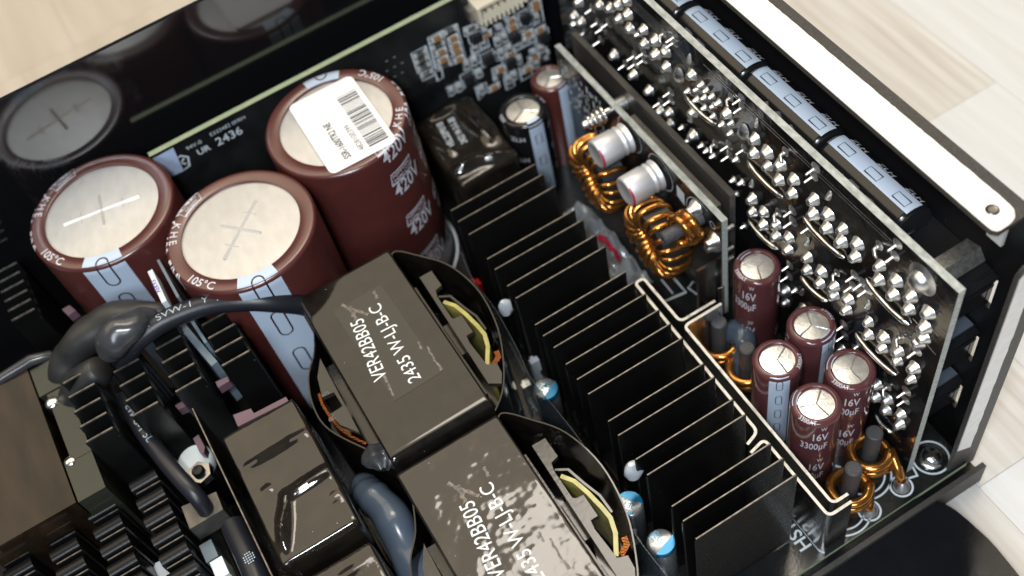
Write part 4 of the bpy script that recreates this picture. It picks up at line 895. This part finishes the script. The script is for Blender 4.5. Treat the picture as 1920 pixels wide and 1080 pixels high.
M['label_film'] = mat("satin_black_label", (0.019, 0.018, 0.016), 0.12, ior=1.53, bump=.05, bs=6)
t1 = transformer("black tape wrapped transformer with flat clean top, behind the other one", None)
t2 = copy_tree(t1, (.17 - .05, 11.32 - 5.10, 0), 0, "black tape wrapped transformer with bright blotchy reflections, at the bottom edge")
for ch in t2.children:
    if ch.name.startswith("core"):
        ch.data = ch.data.copy(); ch.data.materials[0] = M['tapew2']
    if ch.name.startswith("label"):
        ch.data = ch.data.copy(); ch.data.materials[0] = M['tapew2']
# wrinkled wrapped blocks: a box whose skin is pushed about
def wrapped(name, label, x0, y0, x1, y1, z1, mat_, skew=0, amp=.05, seed=0, creases=(), group=None):
    t = thing(name, label, "transformer", ((x0 + x1) / 2, (y0 + y1) / 2, 0), group)
    nx, ny, nz = 26, 34, 20; mb = MB()
    from mathutils import noise as nz_
    def grid(f, a, b):
        v = [f(i / a, j / b) for j in range(b + 1) for i in range(a + 1)]
        mb.add(v, [(j * (a + 1) + i, j * (a + 1) + i + 1, (j + 1) * (a + 1) + i + 1, (j + 1) * (a + 1) + i) for j in range(b) for i in range(a)])
    L = lambda a, b, t_: a + (b - a) * t_
    grid(lambda u, w: (L(x0, x1, u), L(y0, y1, w), z1), nx, ny)
    grid(lambda u, w: (L(x0, x1, u), y0, L(0.02, z1, w)), nx, nz); grid(lambda u, w: (L(x1, x0, u), y1, L(.02, z1, w)), nx, nz)
    grid(lambda u, w: (x0, L(y1, y0, u), L(.02, z1, w)), ny, nz); grid(lambda u, w: (x1, L(y0, y1, u), L(.02, z1, w)), ny, nz)
    cx, cy, cz = (x0 + x1) / 2, (y0 + y1) / 2, z1 / 2; hx_, hy, hz = (x1 - x0) / 2, (y1 - y0) / 2, z1 / 2
    def push(p):
        q = Vector(((p.x - cx) / hx_, (p.y - cy) / hy, (p.z - cz) / hz)); r = .10
        d = Vector(((p.x - cx), (p.y - cy), (p.z - cz)))
        # soften the corners
        for a in range(3):
            h = (hx_, hy, hz)[a]
        ex = max(0, abs(d.x) - (hx_ - r)); ey = max(0, abs(d.y) - (hy - r)); ez = max(0, abs(d.z) - (hz - r)) if d.z > 0 else 0
        l = math.sqrt(ex * ex + ey * ey + ez * ez)
        if l > r:
            k = r / l; sx, sy, sz = (math.copysign(1, d.x), math.copysign(1, d.y), math.copysign(1, d.z))
            d = Vector((d.x - sx * ex * (1 - k), d.y - sy * ey * (1 - k), d.z - sz * ez * (1 - k)))
        n = Vector((d.x / hx_, d.y / hy, d.z / hz)); m = max(abs(n.x), abs(n.y), abs(n.z)); n = Vector([c if abs(c) > m * .93 else 0 for c in n]).normalized()
        s_ = Vector((p.x, p.y, p.z + seed))
        a = amp * nz_.noise(s_ * .9)
        for (ax, ay, bx, by, w, hgt) in creases:               # ridges of the film on the top
            if p.z > z1 - .02:
                A = Vector((ax, ay)); B = Vector((bx, by)); e = B - A; tt = max(0, min(1, (Vector((p.x, p.y)) - A).dot(e) / e.length_squared)); dd = (Vector((p.x, p.y)) - A - e * tt)
                sd = dd.dot(Vector((-e.y, e.x)).normalized()); a += hgt * math.exp(-(dd.length / w) ** 2) * math.sin(PI * min(1, max(0, .15 + .7 * tt)))
        return Vector((cx, cy, cz)) + d + n * a
    mb.map(push)
    me = part("tape_skin", mb, mat_, t, weld=True, smooth=60, sub=0)
    me.data.validate()
    s_ = me.modifiers.new("soft", 'SUBSURF'); s_.levels = 1; s_.render_levels = 1
    return t
w1 = wrapped("wrapped_inductor", "black film wrapped block with wrinkled shiny folds, left of the two transformers", -2.62, 10.62, -.90, 14.05, 4.45, "tapew", amp=.04, seed=3,
    creases=((-2.45, 13.05, -1.05, 13.05, .06, .08), (-2.40, 11.0, -1.95, 11.95, .09, .17), (-1.95, 11.95, -.95, 12.0, .08, .15), (-2.35, 12.3, -2.1, 12.35, .06, .05), (-1.25, 11.35, -1.0, 11.4, .07, .06), (-2.4, 11.0, -2.2, 11.6, .08, .10)))
w2 = wrapped("wrapped_inductor", "black film wrapped block cut by the bottom edge, in front of the wrinkled one", -2.55, 6.8, -.92, 10.35, 4.2, "tapew", amp=.03, seed=8, creases=((-1.9, 9.9, -1.1, 10.0, .06, .06),))
w3 = wrapped("wrapped_inductor", "small film wrapped block with peaked folds between capacitor and heatsink", 5.20, 18.45, 6.98, 21.25, 2.45, "tapew", amp=.09, seed=5,
    creases=((5.30, 19.0, 5.95, 18.95, .13, .24), (5.95, 18.95, 6.9, 18.62, .12, .22), (6.45, 20.9, 6.6, 19.4, .12, .16), (5.3, 20.9, 5.6, 19.6, .10, .12), (5.7, 21.1, 6.6, 21.15, .10, .16)))
part("printed_text", text("VEL22P01B", .25, bold=.01, sx=.85).xf(frame((5.74, 19.72, 2.545), (.12, 1, 0), (-1, .12, 0))).join(text("2422 W-3-S-3B", .25, bold=.01, sx=.66).xf(frame((6.06, 19.62, 2.545), (.12, 1, 0), (-1, .12, 0)))), "silk", w3, smooth=0)

# ================================================================== blue topped cans between transformer and fins
def blue_can(label, loc, rz, t_, h=2.0):
    r = .30
    t = thing("blue_topped_capacitor", label, "capacitor", loc, "blue topped silver cans under the fins", rz)
    part("can", MB().lathe([(r + .02, 0), (r + .02, .05), (r - .02, .12), (r - .02, .2), (r, .24), (r, h - .06), (r - .02, h - .02), (r - .06, h), (0, h)], 32), "canfilm", t, local=True, smooth=50)
    n = 24; pts = [((r - .01) * math.cos(a), (r - .01) * math.sin(a)) for a in [PI + .35 + (PI - .7) * i / n for i in range(n + 1)]]
    part("blue_mark", MB().prism(pts, h - .02, h + .004).join(MB().lathe([(r + .003, h - .16), (r + .003, h - .06), (r - .018, h - .017)], 16, PI + .35, 2 * PI - .35)), "teal", t, local=True, smooth=0)
    pr = MB()
    for i, l in enumerate(t_): pr.join(text(l, .17, 'CENTER', .010).mv(0, .12 - .15 * i, h + .006))
    part("printed_text", pr, "teal", t, local=True, smooth=0)
    return t
M['canfilm'] = mat('film_covered_can', (0.50, 0.53, 0.56), 0.22, .8)
b1 = blue_can("blue topped silver can beside the far transformer, marked 37M", (4.00, 12.42, 0), .5, ("G", "37M", "820"))
blue_can("blue topped silver can under the lower fins, marked A9L", (4.02, 9.00, 0), 2.2, ("A9L", "287", "16V"))
blue_can("blue topped silver can nearest the bottom edge, marked G 370", (4.10, 7.95, 0), .3, ("370", "G", ""))
for i, (u, v) in enumerate(((1000, 675), (985, 720), (1178, 985), (1190, 1015), (1165, 1030))):
    p = at(u, v, 1.0); t = thing("white_terminal", ("small white terminal lug below the fins, " + ("farthest", "second", "third", "fourth", "nearest bottom edge")[i]), "terminal", (p.x, p.y, 0), "white terminal lugs")
    part("lug", MB().box(p.x - .10, p.y - .08, 0, p.x + .12, p.y + .06, 1.0).box(p.x - .04, p.y + .06, .85, p.x + .04, p.y + .12, 1.0), "zinc" if i % 2 else "silwhite", t, bevel=.02)
t = thing("clear_film_sheet", "smoky clear plastic sheet standing between the transformers and the fins", "plastic sheet", (4.0, 11, 0))
part("sheet", wall([tuple(p) for p in bez([Vector(p) for p in ((4.12, 16.3), (3.95, 15.4), (3.98, 14.4), (3.86, 13.2), (3.72, 12.3), (3.78, 11.2), (3.80, 10.2), (3.72, 9.0), (3.60, 8.0), (3.66, 6.6))], 5)], .012, .02, 2.9), "film", t, smooth=60)
t = thing("red_part", "small red plastic part glimpsed between the tape wrap and the fins", "component", (4.05, 16.1, 0))
p = at(888, 520, 1.6); part("body", MB().box(p.x - .12, p.y - .10, .2, p.x + .12, p.y + .10, 1.35).box(p.x - .10, p.y - .08, 1.35, p.x + .0, p.y + .08, 1.5), "redbit", t, bevel=.03)

# ================================================================== low finned heatsinks at the left
def comb(label, x0, x1, ys, zt, zb=.3, group="small black comb heatsinks", th=.05, h=None):
    t = thing("comb_heatsink", label, "heatsink", ((x0 + x1) / 2, sum(ys) / len(ys), zb), group)
    k = (round(x1 - x0, 2), zt, zb, th)
    if k not in CM: CM[k] = fin_mesh(x1 - x0, zt - zb, th, zb).mesh("fin", ["fin2", "finedge"], smooth=20)
    for y in ys: o = link("fin", CM[k], t); o.location = Vector(((x0 + x1) / 2, y, zb)) - ORG[t.name]
    part("spine", MB().box(x1 - .07, min(ys) - .05, zb, x1 - .012, max(ys) + .05, zt - .35), "blackmetal", t)
    return t
M['fin2'] = mat("black_comb_fin", (0.006, 0.006, 0.006), 0.3)
CM = {}
Z = 4.7
def Y(v0, u0, n, v1, u1):
    a = at(u0, v0, Z).y; b = at(u1, v1, Z).y; return [a + (b - a) * i / (n - 1) for i in range(n)]
def X(u, v): return at(u, v, Z).x
comb("black comb heatsink to the right of the cable bend, second from the large capacitors", (X(277, 630) + X(327, 735)) / 2, (X(328, 603) + X(380, 705)) / 2, Y(630, 277, 5, 735, 327), Z)
comb("black comb heatsink under the thick cable lump, third from the large capacitors", (X(200, 672) + X(245, 781)) / 2, (X(249, 646) + X(300, 752)) / 2, Y(672, 200, 5, 781, 245), Z)
comb("black comb heatsink next to the brown tape block", (X(115, 720) + X(160, 829)) / 2, (X(167, 690) + X(214, 800)) / 2, Y(720, 115, 5, 829, 160), Z)
comb("black comb heatsink nearest the striped large capacitor, above the wrapped block", (X(376, 610) + X(413, 687)) / 2, (X(430, 582) + X(470, 655)) / 2, Y(610, 376, 4, 687, 413), Z)
Z = 4.0
ye = [20.27 + .335 * i for i in range(6)]
comb("black comb heatsink at the left picture edge beside the far capacitor", -5.84, -5.20, ye, 4.0)
Z = 4.7
for lab, pts, z, w, m in (("blue grey upright card edge between two comb heatsinks", ((338, 607), (402, 682)), 4.2, .16, "bluebar"),
                          ("thin pale card edge beside the right comb heatsink", ((352, 590), (386, 642)), 4.5, .07, "bluebar"),
                          ("thin pale card edge between the two front large capacitors", ((296, 487), (334, 557)), 5.0, .06, "bluebar")):
    a = at(*pts[0], z); b = at(*pts[1], z); t = thing("upright_card", lab, "circuit board", ((a.x + b.x) / 2, (a.y + b.y) / 2, z - 1.5))
    part("card", wall([(a.x, a.y), (b.x, b.y)], w, z - 1.6, z), m, t, smooth=0)
a = at(281, 507, 5.35); b = at(308, 566, 5.35)
t = thing("white_tag", "small white tag with purple print standing between large capacitor and cable", "label tag", ((a.x + b.x) / 2, (a.y + b.y) / 2, 5.2))
part("tag", wall([(a.x, a.y), (b.x, b.y)], .115, 4.9, 5.35), "silwhite", t, bevel=.015)
d = (b - a).normalized(); nrm = Vector((-d.y, d.x, 0)); mid = (a + b) / 2
part("printed_text", text("XEKV3", .14, 'CENTER', .012).xf(frame((mid.x, mid.y, 5.355), (-d.x, -d.y, 0), (d.y, -d.x, 0))).mv(0.02, 0, 0), "purple", t, smooth=0)

# thick black cables with heat shrink ends
cbl = thing("thick_cable", "thick black sleeved cable with dotted print arching from the transformer to the left", "cable", (-1.8, 16.3, 4.5))
P1 = [at(575, 574, 4.1), at(556, 570, 4.35), at(510, 566, 4.75), at(458, 564, 4.95), at(389, 572, 5.0), at(321, 596, 5.0), at(275, 624, 4.95), at(248, 650, 4.75), at(236, 684, 4.2)]
PB = bez([Vector(p) for p in P1], 8)
part("sleeve", MB().tube(PB, .235, 24), "cable", cbl, smooth=80)
def cable_print(PB, r, t_, size, start, ang, sx=1.0, rev=True, upv=(-.1, -.25, 1)):   # lettering laid along a cable
    P = list(reversed(PB)) if rev else PB; L = [0]
    for a_, b_ in zip(P, P[1:]): L.append(L[-1] + (b_ - a_).length)
    def fn(p):
        s_ = min(max(start + p.x, 0), L[-1] - 1e-4); i = 0
        while L[i + 1] < s_: i += 1
        td = (P[i + 1] - P[i]).normalized(); c_ = P[i] + td * (s_ - L[i]); up = Vector(upv); up = (up - td * td.dot(up)).normalized(); sd = up.cross(td)
        a_ = ang + p.y / r
        return c_ + (up * math.cos(a_) + sd * math.sin(a_)) * (r + .005)
    return text(t_, size, 'LEFT', -.012, sx).fine(.05).map(fn)
part("printed_text", cable_print(PB, .235, "2Z  SVW-1  Y  IV", .22, 1.0, -.15, 1.35), "cableprint", cbl, smooth=0)
hs1 = thing("heatshrink_cap", "bulging glossy black heat shrink cap over the end of the thick cable", "heat shrink", (-3.5, 16.6, 4.6), "black heat shrink ends")
p0 = at(215, 640, 5.2); p1 = at(262, 598, 5.45)
part("cap", MB().tube(bez([at(286, 588, 5.0), at(262, 600, 5.2), at(236, 618, 5.3), at(213, 642, 5.2), at(202, 668, 4.8)], 5), [.06, .15, .20, .24, .27, .30, .32, .34, .36, .37, .38, .385, .385, .38, .37, .36, .34, .31, .27, .2, .1], 20), "rubber", hs1, sub=1, noise=(.08, 2.2), smooth=80)
M['rubber2'] = mat('dull_heatshrink', (0.020, 0.020, 0.021), 0.46, bump=.2, bs=3, col2=(0.030, 0.029, 0.028), ns=2)
hs2 = thing("heatshrink_cap", "wide dull black heat shrink hump behind the cable lump, touching the striped capacitor", "heat shrink", (-4.2, 17.4, 4.4), "black heat shrink ends")
Q = [at(335, 588, 4.6), at(250, 590, 4.8), at(175, 622, 4.6), at(130, 675, 4.1), at(115, 740, 3.3)]
part("cap", MB().tube(bez(Q, 6), [.12, .17, .22, .26, .29, .32, .34, .36, .38, .39, .40, .40, .41, .41, .41, .40, .40, .39, .39, .38, .37, .36, .34, .3, .25], 20), "rubber2", hs2, sub=1, noise=(.09, 1.8), smooth=80)
hs3 = thing("heatshrink_cap", "dark heat shrink sleeve sinking between the cable lump and the comb fins", "heat shrink", (-4.2, 16.6, 3.6), "black heat shrink ends")
part("cap", MB().tube(bez([at(190, 690, 4.5), at(150, 730, 4.0), at(140, 790, 3.0)], 6), [.3, .36, .38, .4, .4, .4, .4, .4, .4, .4, .4, .38, .3], 20), "rubber2", hs3, sub=1, noise=(.06, 2.2), smooth=80)
lc = thing("black_cable", "black printed cable running down between the comb heatsinks to the steel nut", "cable", (-4.2, 15, 3))
L2 = [at(232, 745, 3.6), at(262, 800, 3.7), at(300, 852, 3.7), at(340, 900, 3.7), at(372, 935, 3.5), at(392, 965, 3.0)]
PL = bez(L2, 8); part("sleeve", MB().tube(PL, .185, 18), "cable", lc, smooth=80)
part("printed_text", cable_print(PL, .185, "EW U-1 5L", .24, .45, -.2, 1.1, False, (0, -.25, 1)), "cableprint", lc, smooth=0)
lc2 = thing("black_cable", "short black cable stub with dotted print, at the bottom edge beside standing film", "cable", (-3.3, 12, 3))
L3 = [at(438, 985, 3.2), at(462, 1035, 3.3), at(485, 1090, 3.3), at(500, 1140, 3.2)]
PL = bez(L3, 6); part("sleeve", MB().tube(PL, .27, 18), "cable", lc2, smooth=80)
pr = MB(); c0 = at(468, 1045, 3.58)
for i in range(5):
    for j in range(5):
        if (i - 2) ** 2 + (j - 2) ** 2 < 6: pr.add([(c0.x - .11 + .05 * i + dx, c0.y - .12 + .055 * j + dy, c0.z + .02 - .25 * (.05 * i - .1) ** 2) for dx, dy in ((-.014, -.014), (.014, -.014), (.014, .014), (-.014, .014))], [(0, 1, 2, 3)])
part("printed_mark", pr, "cableprint", lc2, smooth=0)

# brown tape block with its olive plate, bottom left
bb = thing("tape_covered_block", "wide block under dark brown tape at the left edge, olive strip along one side", "inductor", (-7, 16.5, 0))
part("block", MB().box(-11.5, 14.72, .2, -5.86, 18.75, 4.0), "board_box", bb, bevel=.05)
part("side_strip", MB().box(-5.82, 14.70, .2, -5.20, 15.72, 3.98), "olive", bb, bevel=.02)
part("side_strip", MB().box(-5.66, 15.74, .2, -5.20, 17.72, 3.97), "olive", bb, bevel=.02)
part("side_strip", MB().box(-5.82, 17.76, .2, -5.20, 18.60, 3.98), "olive", bb, bevel=.02)
part("rivet", MB().lathe([(.17, -.3), (.17, .02), (.13, .07), (.06, .09), (0, .09)], 24).mv(-5.62, 17.45, 3.95), "chrome", bb)
part("rivet", MB().lathe([(.12, -.3), (.12, .02), (.08, .05), (0, .06)], 24).mv(-5.70, 15.76, 3.98), "chrome", bb)
part("tape_roll", MB().tube([(-7.2, 18.72, 3.95), (-6.4, 18.78, 4.02), (-5.7, 18.8, 4.05), (-5.3, 18.75, 3.95), (-5.18, 18.6, 3.8)], [.05, .12, .14, .12, .06], 12), "rubber", bb, smooth=60)

# rounded fins along the bottom left
def round_fin_mesh(w):
    mb = MB(); n = 8; th = .30; R_ = th / 2; H = 2.6; v = []
    pr = [(-th / 2, 0)] + [(-R_ * math.cos(PI * i / n), H - R_ * .7 + R_ * .7 * math.sin(PI * i / n)) for i in range(n + 1)] + [(th / 2, 0)]
    for x in (-w / 2, w / 2): v += [(x, y, z) for y, z in pr]
    m = len(pr); mb.add(v, [list(range(m))[::-1], list(range(m, 2 * m))] + [(i, (i + 1) % m, m + (i + 1) % m, m + i) for i in range(m)])
    return mb.mesh("fin", "blackmetal", bevel=.012, seg=1, smooth=50)
rf = thing("round_fin_heatsink", "black heatsink of thick rounded fins in stepped columns at the bottom left", "heatsink", (-5, 13.5, .6))
rfm = round_fin_mesh(.62); tfm = fin_mesh(.62, 2.5, .035, 0).mesh("thin_fin", ["fin2", "finedge"], smooth=20)
ZR = 3.3
for (u0, v0, u1, v1, n) in ((240, 908, 290, 880, 6), (160, 962, 211, 932, 6), (78, 1003, 132, 974, 6), (-10, 1040, 48, 1012, 6)):
    a = at(u0, v0, ZR); b = at(u1, v1, ZR); cx = (a.x + b.x) / 2
    for k in range(n):
        y = (a.y + b.y) / 2 - .50 * k
        o = link("fin", rfm, rf); o.location = Vector((cx, y - .06, ZR - 2.6)) - ORG[rf.name]
        o = link("thin_fin", tfm, rf); o.location = Vector((cx + .05, y - .33, ZR - 2.5)) - ORG[rf.name]
part("base", MB().box(-8.5, 10.8, .55, -4.0, 15.0, .8), "blackmetal", rf)
ms = thing("metal_bracket", "rough cut metal bracket end below the steel nut", "bracket", (-3.7, 13.5, 2))
pts = [tuple(at(u, v, 3.2).xy) for u, v in ((340, 950), (405, 922), (418, 955), (356, 992))]
part("bracket", MB().prism(pts, 2.6, 3.2), "spreader", ms, bevel=.02)
# white washer, nut, pink insulators
nt = thing("steel_nut", "dark steel hex nut on a round white washer beside the printed cable", "nut", (*at(372, 885, 3.0).xy, 2.5))
c = at(364, 862, 3.1); part("washer", MB().lathe([(0, 2.75), (.38, 2.75), (.40, 2.8), (.40, 3.05), (.36, 3.1), (0, 3.1)], 32).mv(c.x, c.y, 0), "white", nt)
c = at(374, 886, 3.3); part("nut", MB().prism([(c.x + .27 * math.cos(PI / 3 * i + .3), c.y + .27 * math.sin(PI / 3 * i + .3)) for i in range(6)], 3.102, 3.32), "chrome2", nt, bevel=.03)
part("stud", MB().lathe([(.14, 3.1), (.14, 3.4), (.11, 3.44), (0, 3.45)], 20).mv(c.x, c.y, 0), "blackmetal", nt)
for i, (lab, pts, z) in enumerate((("pale pink insulator strip along the back of the wrinkled wrapped block", ((437, 778), (470, 766), (476, 775), (536, 744), (541, 752), (446, 800)), 4.1),
                                   ("pink insulator corner beside the black standing film", ((362, 822), (372, 815), (384, 838), (382, 850), (374, 848)), 3.4),
                                   ("thin dusky pink strip above the white washer", ((322, 868), (372, 842), (374, 850), (330, 876)), 3.0),
                                   ("tiny pink pad at the foot of the right comb heatsink", ((404, 716), (426, 706), (430, 714), (409, 727)), 4.0),
                                   ("tiny dull pink pad at the foot of the second comb heatsink", ((328, 760), (342, 752), (348, 762), (334, 768)), 3.6),
                                   ("pink sleeve end by the far left capacitor", ((116, 580), (130, 572), (142, 582), (128, 592)), 4.2))):
    q = [at(u, v, z) for u, v in pts]; t = thing("pink_insulator", lab, "insulator", (q[0].x, q[0].y, z - .8), "pink insulator pieces")
    part("pad", MB().prism([tuple(p.xy) for p in q], z - .25, z), "pink", t, bevel=.01, seg=1)
wf = thing("standing_film", "black insulating film standing on edge beside the wrinkled wrapped block", "insulating sheet", (-2.85, 13, 0.004))
a = at(361, 766, 4.5); b = at(515, 1090, 4.5)
part("film", wall([(a.x, a.y), (b.x, b.y), (b.x + .0, b.y - 3)], .035, .01, 4.5), ["tape"], wf, smooth=0)
part("film_highlight", wall([(a.x, a.y), (b.x, b.y), (b.x, b.y - 3)], .02, 4.501, 4.512), "finedge", wf, smooth=0)  # added pale strip standing for the highlight on the film's edge
for i, (lab, (u, v), z) in enumerate((("small pale green card corner at the bottom edge", (392, 1030), 2.6), ("small white plug tip at the bottom edge", (412, 1062), 2.8), ("pale board corner between rounded fins at the bottom edge", (305, 1065), 2.2))):
    p = at(u, v, z); t = thing("small_card", lab, "component", (p.x, p.y, z - .6))
    part("card", MB().box(p.x - .16, p.y - .25, z - .6, p.x + .12, p.y + .2, z), ("bluebar", "white", "silwhite")[i], t, bevel=.02)
# silicone between wrapped block and front transformer
sb_ = thing("silicone_mass", "blue grey glossy silicone lump between the wrinkled block and the front transformer", "silicone", (-.45, 10.5, 1))
q = bez([Vector((-.60, 12.6, 2.2)), Vector((-.55, 11.9, 2.9)), Vector((-.38, 11.2, 3.0)), Vector((-.42, 10.5, 2.9)), Vector((-.45, 9.8, 2.7)), Vector((-.45, 8.6, 2.4)), Vector((-.45, 7.5, 2.3))], 6)
part("lump", MB().tube(q, [.10] + [(.22, .28, .34, .36, .33, .38, .36, .39, .36)[i - 1] if i < 10 else .38 + .03 * math.sin(.6 * i) for i in range(1, len(q) - 1)] + [.15], 18), "silicone", sb_, sub=1, noise=(.06, 1.3), smooth=80)
bd = thing("black_tape_end", "crumpled black tape end tucked between the two transformers", "tape", (.0, 11.6, 2))
q = [at(690, 872, 3.6), at(715, 855, 3.7), at(742, 862, 3.6), at(750, 885, 3.4)]
part("tape", MB().tube(bez(q, 4), [.10, .2, .26, .3, .3, .28, .3, .26, .28, .24, .2, .15, .1], 12), "rubber", bd, sub=1, noise=(.14, 4.0), smooth=50)

# ================================================================== glossy black sheet in front of the case
ps = thing("black_plastic_sheet", "glossy black plastic sheet with a rounded corner lying against the front lip", "plastic sheet", (7, 5, -.7))
edge = [(3.6, 6.30)] + [tuple(at(u, v, -.25).xy) for u, v in ((1690, 950), (1717, 938), (1740, 938), (1780, 950), (1820, 977), (1860, 1013), (1913, 1078), (1960, 1150), (1990, 1230))] + [(9.6, 1.0), (3.6, 1.0)]
def sheet():
    mb = MB(); c = Vector((6.6, 3.6)); n = 96; rings = 14
    bm_pts = []
    E_ = [Vector(p) for p in edge]; S_ = []
    for i in range(n):
        a = 2 * PI * i / n; d = Vector((math.cos(a), math.sin(a))); best = 99
        for k in range(len(E_)):
            p = E_[k]; q2 = E_[(k + 1) % len(E_)]; e = q2 - p; den = d.x * e.y - d.y * e.x
            if abs(den) < 1e-9: continue
            w = p - c; tt = (w.x * e.y - w.y * e.x) / den; s_ = (w.x * d.y - w.y * d.x) / den
            if tt > 0 and -1e-6 <= s_ <= 1 + 1e-6: best = min(best, tt)
        S_.append(d * best)
    zf = lambda x, y: -.10 - .24 * min(max(0, 6.3 - y), 1.0 + max(0, 10.3 - x) * 1.25) + .01 * max(0, 5.3 - y - max(0, 10.3 - x) * 1.25) - .015 * math.sin(x * 1.1)
    v = [(c.x, c.y, zf(c.x, c.y))]
    for r_ in range(1, rings + 1):
        for i in range(n): p = c + S_[i] * (r_ / rings); v.append((p.x, p.y, zf(p.x, p.y)))
    f = [(0, 1 + i, 1 + (i + 1) % n) for i in range(n)]
    for r_ in range(rings - 1):
        for i in range(n): f.append((1 + r_ * n + i, 1 + (r_ + 1) * n + i, 1 + (r_ + 1) * n + (i + 1) % n, 1 + r_ * n + (i + 1) % n))
    k = len(v); v2 = v + [(x, y, z - .05) for x, y, z in v]
    f2 = f + [tuple(reversed([i + k for i in g])) for g in f] + [(1 + (rings - 1) * n + i, k + 1 + (rings - 1) * n + i, k + 1 + (rings - 1) * n + (i + 1) % n, 1 + (rings - 1) * n + (i + 1) % n) for i in range(n)]
    return mb.add(v2, f2)
part("sheet", sheet(), "sheet", ps, smooth=40)
